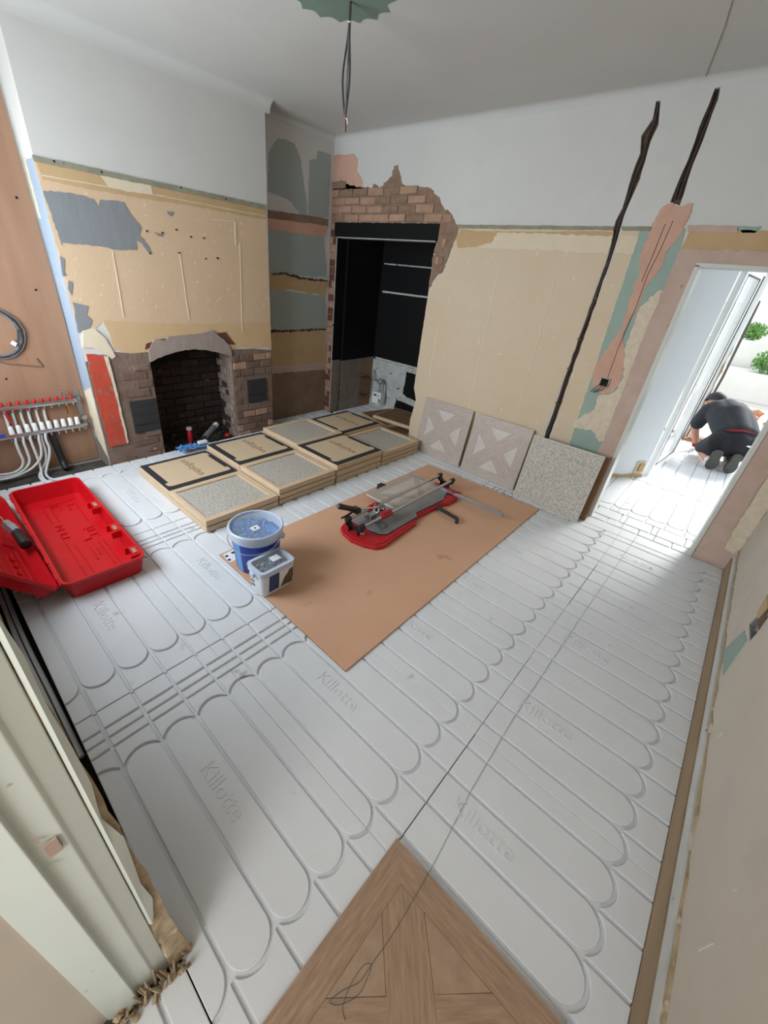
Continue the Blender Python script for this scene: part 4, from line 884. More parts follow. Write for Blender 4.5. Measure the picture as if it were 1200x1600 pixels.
for pl in ([(.12,.10),(.50,.10)], [(.16,.13),(.50,.13)], [(.12,.29),(.62,.29)], [(.16,.25),(.55,.25)], [(.56,.10),(.60,.10),(.60,.15),(.56,.15),(.56,.19)], [(.66,.10),(.66,.14),(.72,.14)], [(.70,.10),(.70,.16)], [(.80,.10),(1.10,.10),(1.10,.15),(1.02,.15)], [(.66,.25),(.66,.29),(.72,.29),(.72,.25)], [(.78,.25),(.78,.29),(.84,.25),(.84,.29)], [(.90,.29),(1.18,.29)], [(.90,.25),(1.14,.25),(1.14,.20),(1.06,.20)], [(1.18,.29),(1.18,.10)], [(.34,.16),(.42,.16)], [(.30,.19),(.46,.19)]): rib(pl)
o = q.build('floor_ribs', 'plastic_red', None, bevel=.0015, seg=1); o.parent = case
# latch pockets along the front rim, each with a grey catch
for x in (.10, .42, .80):
    q = MB(); q.box((x-.05,.006,.085),(x+.05,.05,Dc-.004),0,Tb); q.box((x-.055,.004,.07),(x-.045,.07,Dc-.006),0,Tb); q.box((x+.045,.004,.07),(x+.055,.07,Dc-.006),0,Tb)
    o = q.build('latch_pocket', 'plastic_red', None, bevel=.003); o.parent = case
    q = MB(); q.box((x-.035,.022,Dc-.0035),(x+.02,.044,Dc+.001),0,Tb); l = q.build('catch', 'skirt_tan', None, bevel=.002); l.parent = o; l.location = (0,0,0)
q = MB(); q.cyl((.03,Wc+.006,Dc-.01),(Lc-.03,Wc+.006,Dc-.01),.006,8,0,None,Tb)
for k in range(7): q.cyl((.08+.18*k,Wc+.006,Dc-.01),(.14+.18*k,Wc+.006,Dc-.01),.010,10,0,None,Tb)
o = q.build('hinge', 'plastic_red', None, smooth=True); o.parent = case
# lid, leaning up against the front wall
Dl = .075; uy, uz = -.643, .766
def lidT():
    # local x along the hinge, local y up the lid, local z the open side
    o_ = Vector((-2.225,.186,.098))-case.location
    ex, ey, ez = Vector((-1,-.012,0)), Vector((0,uy,uz)), Vector((0,uz,-uy))
    m = Matrix((( ex.x,ey.x,ez.x,o_.x),(ex.y,ey.y,ez.y,o_.y),(ex.z,ey.z,ez.z,o_.z),(0,0,0,1))); return m @ Matrix.Translation((0,0,-Dl))
Tl = lidT()
q = MB(); shell(q, Lc-.01, .40, Dl, Tl, tap=.012); o = q.build('lid', 'plastic_red', None, smooth=True); o.parent = case
q = MB()
for pl in ([(.10,.06),(.52,.06)],[(.10,.10),(.46,.10)],[(.12,.14),(.40,.14)],[(.10,.19),(.60,.19)],[(.10,.25),(.56,.25)],[(.12,.31),(.5,.31)],[(.56,.06),(.56,.12),(.62,.12)],[(.20,.10),(.20,.14)],[(.28,.10),(.28,.14)],[(.36,.10),(.36,.14)],[(.7,.06),(1.1,.06)],[(.7,.12),(1.1,.12)]): rib(pl, T=Tl)
o = q.build('lid_ribs', 'plastic_red', None, bevel=.0015, seg=1); o.parent = case
# trowel-like tool lying in the lid
gp = [(-2.942, 0.086, 0.177), (-2.849, 0.114, 0.143), (-2.69, 0.123, 0.133)]
t = thing('hand_tool', 'black-handled tool with a silver ferrule lying in the red case lid', 'tool', gp[1])
a, c, d = [Vector(p)+Vector((0,.02,.02)) for p in gp]; ax = (d-a).normalized()
q = MB(); q.tube([c-ax*.01,c,c+(d-c)*.3,c+(d-c)*.8,d,d+ax*.01],[.022,.03,.028,.032,.03,.012],10); q.build('grip','black_plastic',t,smooth=True)
q = MB(); q.tube([a,a.lerp(c,.5),c],[.026,.034,.03],6); q.build('ferrule','alu',t)
q = MB(); q.tube([a-ax*.12,a-ax*.02,a],[.004,.005,.01],6); q.build('shank','steel',t)
# ------------------------------------------------------------------ blue bucket and small tub
B0 = Vector((-1.845,1.163,.0085)); Hb = .30
buc = thing('bucket', 'round blue bucket with a frosted lid, full of blue tile clips, on the board', 'bucket', B0)
q = MB(); q.lathe([(0,.001),(.128,.001),(.132,.006),(.153,.232),(.150,.232),(.129,.010),(0,.008)], B0, 48); q.build('bucket_wall','blue_plastic',buc,smooth=True)
q = MB(); vs = []; fs = []
for k in range(9):
    t_ = math.radians(264+2.8*k); vs += [(B0.x+.1335*math.cos(t_),B0.y+.1335*math.sin(t_),B0.z+.012),(B0.x+.1535*math.cos(t_),B0.y+.1535*math.sin(t_),B0.z+.226)]
q.add(vs,[(2*i,2*i+2,2*i+3,2*i+1) for i in range(8)]); q.build('pale_band','blue_pale',buc,fix=False)
q = MB(); q.lathe([(.153,.226),(.160,.236),(.160,.262),(.168,.266),(.170,.296),(.164,.302),(.156,.300),(.154,.285),(.151,.232)], B0, 48); q.build('rim','rim_clear',buc,smooth=True)
q = MB(); q.lathe([(0,.286),(.155,.286),(.155,.289),(0,.289)], B0, 48); q.build('lid','lid_clear',buc,smooth=True)
q = MB(); sp = smooth_path([(B0.x-.165*math.cos(.62)+.0, B0.y-.165*math.sin(.62), B0.z+.245),(B0.x-.06,B0.y-.165,B0.z+.215),(B0.x+.06,B0.y-.160,B0.z+.185),(B0.x+.14,B0.y-.10,B0.z+.19),(B0.x+.176,B0.y+.0,B0.z+.215),(B0.x+.165*math.cos(.62),B0.y+.165*math.sin(.62),B0.z+.245)],8)
q.tube(sp,.0028,6); q.build('handle','steel',buc,smooth=True)
for s in (-1,1):
    q = MB(); c = Vector((B0.x+s*.166*math.cos(.62),B0.y+s*.166*math.sin(.62),B0.z+.245)); q.ball(c,.022,0,2,(1,1,1.1)); q.build('lug','rim_clear',buc,smooth=True)
q = MB(); q.box((B0.x-.0,B0.y-.045,B0.z+.2895),(B0.x+.045,B0.y+.005,B0.z+.2905),0,None); lb_ = q.build('label','paper',buc)
q = MB(); q.box((B0.x+.016,B0.y-.028,B0.z+.2906),(B0.x+.030,B0.y-.014,B0.z+.2910)); q.build('label_mark','ink',lb_)
cl = None
q = MB(); R = random.Random(6)
for k in range(260):
    a = R.uniform(0,2*PI); r = .143*math.sqrt(R.random()); z = B0.z+.225+.03*math.cos(a-4.0)*r/.14+R.uniform(0,.025); x, y = B0.x+r*math.cos(a), B0.y+r*math.sin(a)
    T = Matrix.Translation((x,y,z)) @ Euler((R.uniform(0,3),R.uniform(0,3),R.uniform(0,3))).to_matrix().to_4x4()
    q.box((-.014,-.003,-.008),(.014,.003,.008),0,T)
q.lathe([(0,.232),(.143,.225),(.143,.19),(0,.19)],B0,24)
o = q.build('tile_clips','blue_clips'); tag(o,'heap of blue plastic tile-levelling clips inside the round bucket','clips',kind='stuff')
tx0,tx1,ty0,ty1 = -1.680,-1.530,.985,1.215; zt = .195
tub = thing('tub', 'small white rectangular tub of grey clips in front of the blue bucket', 'tub', (-1.61,1.10,.0085))
q = MB(); lo = rrect(tx0+.012,tx1-.012,ty0+.012,ty1-.012,.022); mi_ = rrect(tx0,tx1,ty0,ty1,.026); n = len(lo)
q.add([(x,y,.0095) for x,y in lo]+[(x,y,zt-.03) for x,y in mi_]+[(x*.98+(tx0+tx1)/2*.02,y*.98+(ty0+ty1)/2*.02,zt-.03) for x,y in mi_]+[(x*.97+(tx0+tx1)/2*.03,y*.97+(ty0+ty1)/2*.03,.014) for x,y in lo],
      [(k*n+i,k*n+(i+1)%n,(k+1)*n+(i+1)%n,(k+1)*n+i) for k in range(3) for i in range(n)]+[tuple(range(n)),tuple(range(3*n,4*n))])
q.build('tub_wall','tub_white',tub,smooth=True)
q = MB(); a_ = rrect(tx0-.006,tx1+.006,ty0-.006,ty1+.006,.03); c_ = rrect(tx0+.008,tx1-.008,ty0+.008,ty1-.008,.022)
q.prism(a_, fz(0), zt-.034, zt-.004, holes=[c_]); q.prism(rrect(tx0-.008,tx1+.008,ty0-.008,ty1+.008,.03), fz(0), zt-.006, zt+.002, holes=[rrect(tx0+.012,tx1-.012,ty0+.012,ty1-.012,.02)])
q.build('rim','rim_clear',tub,smooth=True)
q = MB(); q.prism(rrect(tx0+.008,tx1-.008,ty0+.008,ty1-.008,.022), fz(0), zt-.010, zt-.007); q.build('lid','lid_clear',tub)
q = MB(); q.box((tx0+.05,ty0-.022,zt-.05),(tx0+.09,ty0-.004,zt-.022),0,None,.006); q.build('lug','rim_clear',tub,smooth=True)
q = MB(); q.prism([(1.035,.03),(1.035,.155),(1.105,.155),(1.105,.03)], lambda u,v,d:(tx1+d-.012*(1-(v-.01)/(zt-.04)),u,v), .0002,.0016); q.build('label','label_navy',tub,fix=True)
q = MB(); q.prism([(1.107,.03),(1.107,.155),(1.205,.155),(1.205,.03)], lambda u,v,d:(tx1+d-.012*(1-(v-.01)/(zt-.04)),u,v), .0002,.0015); l = q.build('label','paper',tub)
q = MB(); q.prism(ragged([(1.118,.03),(1.150,.10),(1.166,.115),(1.178,.14),(1.204,.145),(1.204,.03)],.02,.004,R), lambda u,v,d:(tx1+d-.012*(1-(v-.01)/(zt-.04)),u,v), .0016,.0022); q.build('label_picture','label_photo',l)
q = MB()
for k in range(3):
    q = MB(); q.prism([(tx0+.03,.05+.03*k),(tx0+.03,.065+.03*k),(tx0+.06,.065+.03*k),(tx0+.06,.05+.03*k)], lambda u,v,d:(u,ty0-d+.012*(1-(v-.01)/(zt-.04)),v), .0002,.0012); q.build('ink_mark','label_navy',tub)
q = MB(); q.box((tx0+.035,ty0+.125,zt-.0068),(tx0+.085,ty0+.185,zt-.0058)); q.build('label','paper',tub)
q = MB()
for k in range(90):
    x, y = R.uniform(tx0+.022,tx1-.022), R.uniform(ty0+.022,ty1-.022)
    T = Matrix.Translation((x,y,zt-.036+R.uniform(0,.012))) @ Euler((R.uniform(0,3),R.uniform(0,3),R.uniform(0,3))).to_matrix().to_4x4(); q.box((-.012,-.003,-.006),(.012,.003,.006),0,T)
q.prism(rrect(tx0+.014,tx1-.014,ty0+.014,ty1-.014,.02), fz(0), zt-.06, zt-.036)
tag(q.build('tile_clips','grey_clips'),'grey plastic clips heaped inside the small white tub','clips',kind='stuff')
# ------------------------------------------------------------------ manual tile cutter on the board
Zb = .0085
cut = thing('tile_cutter', 'red manual tile cutter with twin steel rails standing on the brown board', 'tile cutter', (-1.62,2.45,Zb))
base = [(-1.79,1.90),(-1.765,1.84),(-1.70,1.805),(-1.60,1.79),(-1.50,1.815),(-1.42,1.86),(-1.395,1.915),(-1.43,2.36),(-1.475,2.41),(-1.468,2.78),(-1.43,2.83),(-1.435,2.99),(-1.50,3.10),(-1.74,3.10),(-1.78,3.0)]
q = MB(); q.prism(base, fz(0), Zb+.001, Zb+.030); q.build('base','cutter_red',cut,bevel=.008)
q = MB(); ci = Vector((-1.61,2.45)); q.prism([(ci.x+(x-ci.x)*.90, ci.y+(y-ci.y)*.965) for x,y in base], fz(0), Zb+.030, Zb+.036); q.build('base_top','cutter_red',cut,bevel=.003)
plate = [(-1.765,1.955),(-1.62,1.965),(-1.505,1.985),(-1.465,2.03),(-1.468,2.41),(-1.512,2.46),(-1.49,2.83),(-1.55,2.99),(-1.765,2.99)]
q = MB(); q.prism(plate, fz(0), Zb+.036, Zb+.046); q.build('bed_plate','zinc',cut,bevel=.002)
q = MB(); q.prism([(ci.x+(x-ci.x)*1.02, ci.y+(y-ci.y)*1.008) for x,y in plate], fz(0), Zb+.0355, Zb+.040); q.build('bed_shadow_line','black_plastic',cut)  # black sheet stands in for the shadow line under the plate
q = MB(); q.box((-1.645,1.97,Zb+.046),(-1.635,2.98,Zb+.050)); q.build('break_rib','steel',cut)
zr = .128; RA, RB_ = -1.712, -1.574
for x, y0, y1 in ((RA,1.86,3.10),(RB_,1.845,3.09)):
    q = MB(); q.cyl((x,y0,zr),(x,y1,zr),.0125,16); q.build('rail','steel',cut,smooth=True)
for nm, y in (('near_support',1.862),('far_support',3.085)):
    q = MB()
    for x in (RA, RB_): q.cyl((x,y-.022,zr),(x,y+.022,zr),.021,14); 
    q.prism([(RA-.018,zr),(RA+.018,zr-.012),(-1.665,zr-.035),(-1.615,zr-.035),(RB_-.018,zr-.012),(RB_+.018,zr),(RB_+.012,zr-.035),(-1.60,zr-.055),(-1.595,Zb+.03),(-1.69,Zb+.03),(-1.685,zr-.055),(RA-.014,zr-.03)], fyp(y), -.016, .016)
    o = q.build('support','black_plastic',cut,bevel=.004)
    for x in (RA, RB_):
        q = MB(); q.cyl((x,y-.026,zr),(x,y-.0225,zr),.012,12); q.build('rail_cap','dark_plastic',o)
yc = 2.135
for x in (RA, RB_):
    q = MB(); q.cyl((x,yc-.055,zr),(x,yc+.055,zr),.024,16); q.box((x-.012,yc-.045,zr+.015),(x+.012,yc+.045,zr+.032),0,None,.005); q.build('slider','cutter_red',cut,smooth=True)
q = MB(); q.box((RA,yc-.035,zr-.012),(RB_,yc+.035,zr+.006),0,None,.004); q.box((-1.675,yc-.04,zr),(-1.655,yc+.03,zr+.05),0,None,.003); q.box((-1.63,yc-.04,zr),(-1.61,yc+.03,zr+.05),0,None,.003); q.cyl((-1.69,yc,zr+.035),(-1.595,yc,zr+.035),.010,12); car = q.build('carriage','steel',cut)
q = MB(); q.box((-1.648,yc-.10,zr-.06),(-1.637,yc-.03,zr-.004),0,None,.002); q.prism([(-1.72,.075),(-1.56,.075),(-1.53,.062),(-1.56,.068),(-1.72,.068)], fyp(yc-.06), -.02,.02); q.build('breaker_foot','alu',cut)
P0, P1, P2, P3_ = Vector((-1.643,yc,zr+.035)), Vector((-1.64,1.94,.21)), Vector((-1.64,1.85,.25)), Vector((-1.64,1.672,.345))
q = MB(); q.cyl(P0,P2,.0085,12); q.build('lever','steel',cut,smooth=True)
q = MB(); q.tube([P2,P2.lerp(P3_,.1),P2.lerp(P3_,.5),P2.lerp(P3_,.92),P3_],[.014,.021,.019,.021,.014],14); q.build('grip','black_plastic',cut,smooth=True)
q = MB(); q.box((-1.672,1.835,.222),(-1.608,1.885,.262),0,None,.008); q.tube([(-1.66,1.85,.225),(-1.672,1.80,.20),(-1.67,1.745,.205)],[.009,.009,.007],8); clp = q.build('lever_lock','black_plastic',cut,smooth=True)
q = MB(); q.box((-1.655,1.845,.2625),(-1.63,1.868,.268),0,None,.002); q.build('lock_plate','steel',clp)
q = MB(); q.prism([(-1.60,1.88),(-1.575,1.895),(-1.585,1.915),(-1.61,1.90)], fz(0), Zb+.0362, Zb+.0372); b2 = q.build('badge','paper',cut)
q = MB(); q.box((-1.598,1.893,Zb+.0373),(-1.588,1.905,Zb+.0377)); q.build('badge_mark','ink',b2)
# long measuring bar and swing-out side arm
q = MB(); T = Matrix.Translation((-1.49,2.985,.062)) @ Matrix.Rotation(.012,4,'Z'); q.box((-.49,-.014,-.010),(.49,.014,.006),0,T); q.box((-.49,.004,.006),(.49,.010,.010),0,T); mb_ = q.build('measuring_bar','alu',cut,bevel=.002)
q = MB(); q.tube([(-1.50,2.96,.06),(-1.47,3.0,.085),(-1.44,3.04,.07),(-1.46,3.06,.05)],.006,8); q.build('bar_clamp','cutter_red',cut,smooth=True)
q = MB(); q.prism([(-1.475,2.735),(-1.46,2.675),(-1.40,2.672),(-1.25,2.655),(-1.222,2.64),(-1.222,2.66),(-1.245,2.685),(-1.40,2.702),(-1.44,2.72)], fz(0), Zb+.022, Zb+.040); q.box((-1.246,2.637,Zb+.001),(-1.222,2.663,Zb+.030),0,None,.004); q.build('side_arm','dark_plastic',cut,bevel=.004)
q = MB(); q.prism([(-2.005,2.86),(-1.985,2.86),(-1.97,2.92),(-2.0,2.92)], fz(0), Zb+.001, Zb+.03)
# cut piece of tile on the bed, and the far stop block
t = thing('tile_offcut', 'cut wood-pattern tile piece lying under the rails of the tile cutter', 'tile', (-1.82,2.66,.056))
def tq(name, poly, z0, z1, m):
    q = MB(); q.prism(poly, fz(0), z0, z1); return q.build(name, m, t)
tq('tile_body', [(-1.965,2.345),(-1.652,2.345),(-1.652,2.955),(-1.965,2.955)], .0555, .0685, 'tile_edge')
zf_ = .0687
tq('printed_strip', [(-1.964,2.346),(-1.905,2.346),(-1.905,2.954),(-1.964,2.954)], .0684, zf_, 'pale_y')
tq('printed_strip', [(-1.904,2.346),(-1.653,2.346),(-1.653,2.41),(-1.904,2.41)], .0684, zf_, 'pale_x')
tq('printed_strip', [(-1.904,2.411),(-1.83,2.411),(-1.653,2.60),(-1.653,2.68),(-1.904,2.43)], .0684, zf_, 'pale_d1')
tq('printed_strip', [(-1.653,2.682),(-1.653,2.76),(-1.84,2.954),(-1.904,2.954),(-1.904,2.93)], .0684, zf_, 'pale_d2')
tq('printed_field', [(-1.829,2.411),(-1.653,2.411),(-1.653,2.599)], .0684, zf_, 'pale_field')
tq('printed_field', [(-1.904,2.432),(-1.654,2.681),(-1.904,2.929)], .0684, zf_, 'pale_field')
tq('printed_field', [(-1.653,2.761),(-1.653,2.954),(-1.839,2.954)], .0684, zf_, 'pale_field')
q = MB(); q.prism([(-2.03,2.555),(-1.968,2.58),(-1.968,2.62),(-2.03,2.61)], fz(0), Zb+.001, .066); o = q.build('side_rest','dark_plastic',bevel=.003); tag(o,'small dark grey side rest standing on the board beyond the cut tile','rest')
# ------------------------------------------------------------------ plywood panel, heating manifold, cables
o = thing('plywood_panel', 'brown plywood panel fixed in the alcove left of the chimney breast', 'panel', (XL+.01,.42,0))
q = MB(); q.prism([(-.20,.0),(.945,.0),(.955,1.2),(.93,2.75),(-.20,2.75)], fx(XL), .001, .014); q.build('sheet','ply',o)
q = MB()
for u,v in [(0.864, 1.945), (0.825, 1.387), (0.481, 0.773)]: q.cyl((XL+.0135,u,v),(XL+.016,u,v),.008,8)
q.build('screw_head','soot_black',o)['kind'] = 'stuff'
man = thing('heating_manifold', 'underfloor heating manifold with white pipes on the plywood panel', 'manifold', (XL+.02,.6,.45))
Xm = -4.035
ub = [(-4.035, 0.156, 0.563), (-4.035, 0.881, 0.574)]; lbr = [(-4.035, 0.087, 0.337), (-4.035, 0.879, 0.36)]
for nm, (a, c) in (('supply_bar',ub),('return_bar',lbr)):
    a, c = Vector(a), Vector(c); z = (a.z+c.z)/2; a.z = c.z = z
    q = MB(); q.box((Xm-.016,a.y,z-.016),(Xm+.016,c.y,z+.016),0,None,.005); bar = q.build('bar','steel',man,smooth=True)
    q = MB(); q.box((Xm+.0155,a.y,z-.004),(Xm+.0165,c.y,z+.002)); q.build('bar_groove','cable_grey',bar)
zu, zl = (ub[0][2]+ub[1][2])/2, (lbr[0][2]+lbr[1][2])/2
for y in (ub[1][1]+.02, ub[1][1]-.95):
    q = MB(); q.box((-4.0855,y-.018,zl-.06),(-4.080,y+.018,zu+.07)); q.box((-4.08,y-.012,zu-.022),(Xm-.01,y+.012,zu+.022)); q.box((-4.08,y-.012,zl-.022),(Xm-.01,y+.012,zl+.022)); q.build('bracket','alu',man)
yp = [0.395, 0.444, 0.498, 0.548, 0.596, 0.644, 0.695, 0.745, 0.796, 0.845]
for i, y in enumerate(yp):
    q = MB(); q.lathe([(0,.062),(.011,.062),(.0155,.056),(.0165,.03),(.0185,.016),(.0185,.002),(0,.002)],(Xm,y,zl+.014),16); q.build('valve_cap','white_plastic',man,smooth=True)
    q = MB(); q.cyl((Xm,y-.004,zl-.016),(Xm,y-.004,zl-.042),.011,10); q.cyl((Xm,y-.004,zl-.042),(Xm,y-.004,zl-.05),.008,8); q.build('outlet','steel',man,smooth=True)
yq = [0.388, 0.439, 0.491, 0.545, 0.595, 0.645, 0.693, 0.747, 0.797, 0.847]
for i, y in enumerate(yq):
    q = MB(); q.lathe([(0,.030),(.011,.030),(.014,.022),(.014,.003),(0,.003)],(Xm,y,zu+.014),12); q.build('flow_cap','cutter_red',man,smooth=True)
    q = MB(); q.cyl((Xm,y,zu-.016),(Xm,y,zu-.038),.011,10); q.build('outlet','steel',man,smooth=True)
for path in ([(-4.068, 0.393, 0.528), (-4.068, 0.394, 0.476), (-4.068, 0.391, 0.408), (-4.068, 0.383, 0.292)], [(-4.068, 0.443, 0.529), (-4.068, 0.441, 0.473), (-4.068, 0.44, 0.41), (-4.068, 0.429, 0.293)], [(-4.068, 0.494, 0.531), (-4.068, 0.491, 0.474), (-4.068, 0.492, 0.41), (-4.068, 0.479, 0.292)], [(-4.068, 0.542, 0.529), (-4.068, 0.54, 0.471), (-4.068, 0.539, 0.407), (-4.068, 0.531, 0.292)], [(-4.068, 0.593, 0.531), (-4.068, 0.592, 0.478), (-4.068, 0.592, 0.413), (-4.068, 0.586, 0.303)], [(-4.068, 0.645, 0.523), (-4.068, 0.642, 0.469), (-4.068, 0.64, 0.41), (-4.068, 0.627, 0.306)]):
    q = MB(); p = smooth_path(path,4); p = [p[0]+Vector((.03,0,.012)), p[0]+Vector((.012,0,.004))]+p[1:]; q.tube(p,.0095,8); q.build('pipe','pipe_white',man,smooth=True)
for path in ([(-4.03, 0.403, 0.332), (-4.03, 0.396, 0.291), (-4.03, 0.396, 0.213), (-4.03, 0.399, 0.133), (-4.03, 0.371, 0.077), (-4.03, 0.309, 0.049), (-4.03, 0.229, 0.055), (-4.03, 0.115, 0.066)], [(-4.03, 0.453, 0.333), (-4.03, 0.444, 0.285), (-4.03, 0.445, 0.201), (-4.03, 0.439, 0.122), (-4.03, 0.397, 0.064), (-4.03, 0.325, 0.032), (-4.03, 0.223, 0.034), (-4.03, 0.109, 0.046)], [(-4.03, 0.499, 0.334), (-4.03, 0.492, 0.291), (-4.03, 0.495, 0.189), (-4.03, 0.497, 0.113), (-4.03, 0.494, 0.031), (-3.921, 0.473, 0.014), (-3.817, 0.475, 0.014), (-3.742, 0.5, 0.014)], [(-4.03, 0.553, 0.328), (-4.03, 0.545, 0.279), (-4.03, 0.541, 0.212), (-4.03, 0.522, 0.141), (-4.03, 0.471, 0.079), (-4.03, 0.394, 0.035), (-4.023, 0.277, 0.014), (-4.03, 0.122, 0.025)], [(-4.045, 0.572, 0.319), (-4.045, 0.566, 0.264), (-4.045, 0.566, 0.177), (-4.045, 0.548, 0.088), (-4.045, 0.504, 0.022), (-3.949, 0.461, 0.012), (-3.821, 0.458, 0.012), (-3.74, 0.508, 0.012)], [(-4.02, 0.6, 0.332), (-4.02, 0.59, 0.278), (-4.02, 0.594, 0.203), (-4.02, 0.571, 0.115), (-4.02, 0.533, 0.035), (-3.937, 0.504, 0.016), (-3.827, 0.513, 0.016), (-3.755, 0.57, 0.016), (-3.731, 0.632, 0.016)]):
    q = MB(); q.tube(smooth_path(path,6),.0095,8); q.build('pipe','pipe_white',man,smooth=True)
q = MB(); q.tube(smooth_path([(-4.05, 0.647, 0.33), (-4.05, 0.649, 0.232), (-4.05, 0.66, 0.068), (-3.987, 0.66, 0.0)],4),.026,10); q.build('insulated_pipe','black_plastic',man,smooth=True)
q = MB(); q.tube(smooth_path([(-4.03, 0.801, 0.535), (-4.03, 0.801, 0.497), (-4.03, 0.796, 0.459)],3),.008,8); q.build('drain_valve','brass',man,smooth=True)
q = MB(); q.tube(smooth_path([(-4.03, 0.399, 0.532), (-4.03, 0.401, 0.496), (-4.03, 0.41, 0.458)],3),.009,8); q.build('drain_lever','cutter_red',man,smooth=True)
c = (-4.03, 0.797, 0.632)
q = MB(); q.cyl((c[0],c[1],zu+.01),(c[0],c[1],zu+.07),.009,10); q.tube(smooth_path([(c[0],c[1]-.03,zu+.085),(c[0],c[1]-.005,zu+.09),(c[0],c[1]+.02,zu+.06)],3),.007,8); q.build('air_vent','steel',man,smooth=True)
c = (-4.03, 0.901, 0.418)
q = MB(); q.cyl((c[0]-.01,c[1],c[2]),(c[0]+.02,c[1],c[2]),.020,16); q.cyl((c[0],c[1]-.03,zl),(c[0],c[1]+.01,zl),.014,12); q.build('pressure_gauge','steel',man,smooth=True)
q = MB(); c = (-4.03, 0.327, 0.36); q.cyl((c[0],c[1]-.06,c[2]),(c[0],c[1]+.02,c[2]),.013,10); q.build('blue_handle','blue_plastic',man,smooth=True)
# coil of grey cable with a white tie
cc = Vector((-4.075, 0.504, 1.097))
t = thing('cable_coil', 'coil of grey and black cable with a white tie hanging on the plywood', 'cable', cc)
R = random.Random(8)
for k, m in enumerate(('cable_grey','cable_grey','cable_black','cable_grey','cable_grey')):
    q = MB(); ry, rz = .135+.009*k, .150+.006*k
    pts = [(cc.x+.006*(k%3), cc.y+ry*math.cos(a)+R.uniform(-.003,.003), cc.z+rz*math.sin(a)+R.uniform(-.003,.003)) for a in [2*PI*i/40 for i in range(41)]]
    q.tube(pts,.0042,6,cap=False); q.build('loop',m,t,smooth=True)
tp = Vector((-4.065, 0.591, 1.025))
q = MB(); q.tube([tp+Vector((0,-.01,.012)),tp+Vector((.008,.012,-.008))],.016,8); q.build('cable_tie','paper',t)
q = MB(); q.tube(smooth_path([tp,tp+Vector((0,.03,.03)),tp+Vector((.01,.045,.10))],4),.0045,6); q.build('loose_end','cable_black',t)
q = MB(); q.tube(smooth_path([(-4.08, 0.429, 0.923), (-4.08, 0.478, 0.901), (-4.08, 0.519, 0.884), (-4.08, 0.604, 0.868), (-4.08, 0.68, 0.852), (-4.08, 0.725, 0.848), (-4.08, 0.709, 0.884), (-4.08, 0.703, 0.908)],5),.005,6); o = q.build('wall_cable','cable_brown'); tag(o,'short brown cable end poking along the plywood under the coil','cable')
# ------------------------------------------------------------------ cables in the chases, ceiling drop
t = thing('chase_cable', 'dark conduit running down the long thin chase in the back wall', 'cable', (-1.13,YB,1.6))
q = MB(); q.tube(smooth_path([Vector(p)+Vector((0,.012,0)) for p in [(-1.089, 3.78, 2.813), (-1.076, 3.78, 2.726), (-1.083, 3.78, 2.648), (-1.072, 3.78, 2.533), (-1.082, 3.78, 2.407), (-1.081, 3.78, 2.252), (-1.082, 3.78, 2.155), (-1.069, 3.78, 1.978), (-1.075, 3.78, 1.702), (-1.092, 3.78, 1.402), (-1.096, 3.78, 0.94), (-1.093, 3.78, 0.539)]],4),.0075,8); q.build('conduit','cable_black',t,smooth=True)
q = MB()
for u,v in [(-1.075, 1.702), (-1.092, 1.402), (-1.095, 1.168), (-1.096, 0.873), (-1.091, 0.626)]: q.box((u-.016,YB-.004,v-.006),(u+.016,YB+.012,v+.006),0,None,.002)
q.build('clip','cable_black',t)
t = thing('chase_cable', 'dark conduit in the short wide chase nearest the doorway', 'cable', (-.81,YB,2.6))
q = MB()
for s in (-.012,.010): q.tube(smooth_path([Vector(p)+Vector((s,.014,0)) for p in [(-0.789, 3.78, 2.835), (-0.784, 3.78, 2.773), (-0.788, 3.78, 2.669), (-0.79, 3.78, 2.563), (-0.79, 3.78, 2.42), (-0.785, 3.78, 2.313)]],4),.006,8)
q.build('conduit','cable_black',t,smooth=True)
cx_, cy_ = -2.205, 2.105
t = thing('ceiling_cable', 'bare cables hanging from the ceiling patch', 'cable', (cx_,cy_,2.9))
bz_ = 2.398
L_ = 2.9-bz_
for k, (dx, m) in enumerate(((-.010,'cable_black'),(.006,'cable_black'),(.0,'cable_grey'))):
    q = MB(); q.tube(smooth_path([(cx_+dx*.3,cy_,2.9),(cx_+dx*.5,cy_,2.9-L_*.22),(cx_+dx*2.1,cy_+dx,2.9-L_*.5),(cx_+dx*1.8,cy_+dx,2.9-L_*.66),(cx_+dx*.4,cy_,2.9-L_*.86)],6),.0055,6); q.build('strand',m,t,smooth=True)
q = MB(); q.tube([(cx_,cy_,2.9-L_*.85),(cx_+.003,cy_,2.9-L_*.93),(cx_+.006,cy_,bz_)],[.007,.008,.007],8); q.build('bare_end','cable_brown',t)
q = MB(); q.tube(smooth_path([(cx_,cy_,2.9-L_*.88),(cx_+.018,cy_,2.9-L_*.90),(cx_+.020,cy_,2.9-L_*.94)],3),.003,6); q.build('loose_wire','paper',t)
q = MB(); q.cyl((cx_,cy_,2.9-L_*.145),(cx_,cy_,2.9-L_*.155),.009,8); q.build('collar','paper',t)
# thin crack on the ceiling
q = MB(); pts = [(-0.693, 2.975), (-0.735, 3.19), (-0.795, 3.444), (-0.841, 3.632), (-0.874, 3.785)]
pts = [Vector((p[0],p[1],2.8985)) for p in pts]; q.tube(pts,.0022,5); ck = q.build('ceiling_crack','rail_green',ceiling)
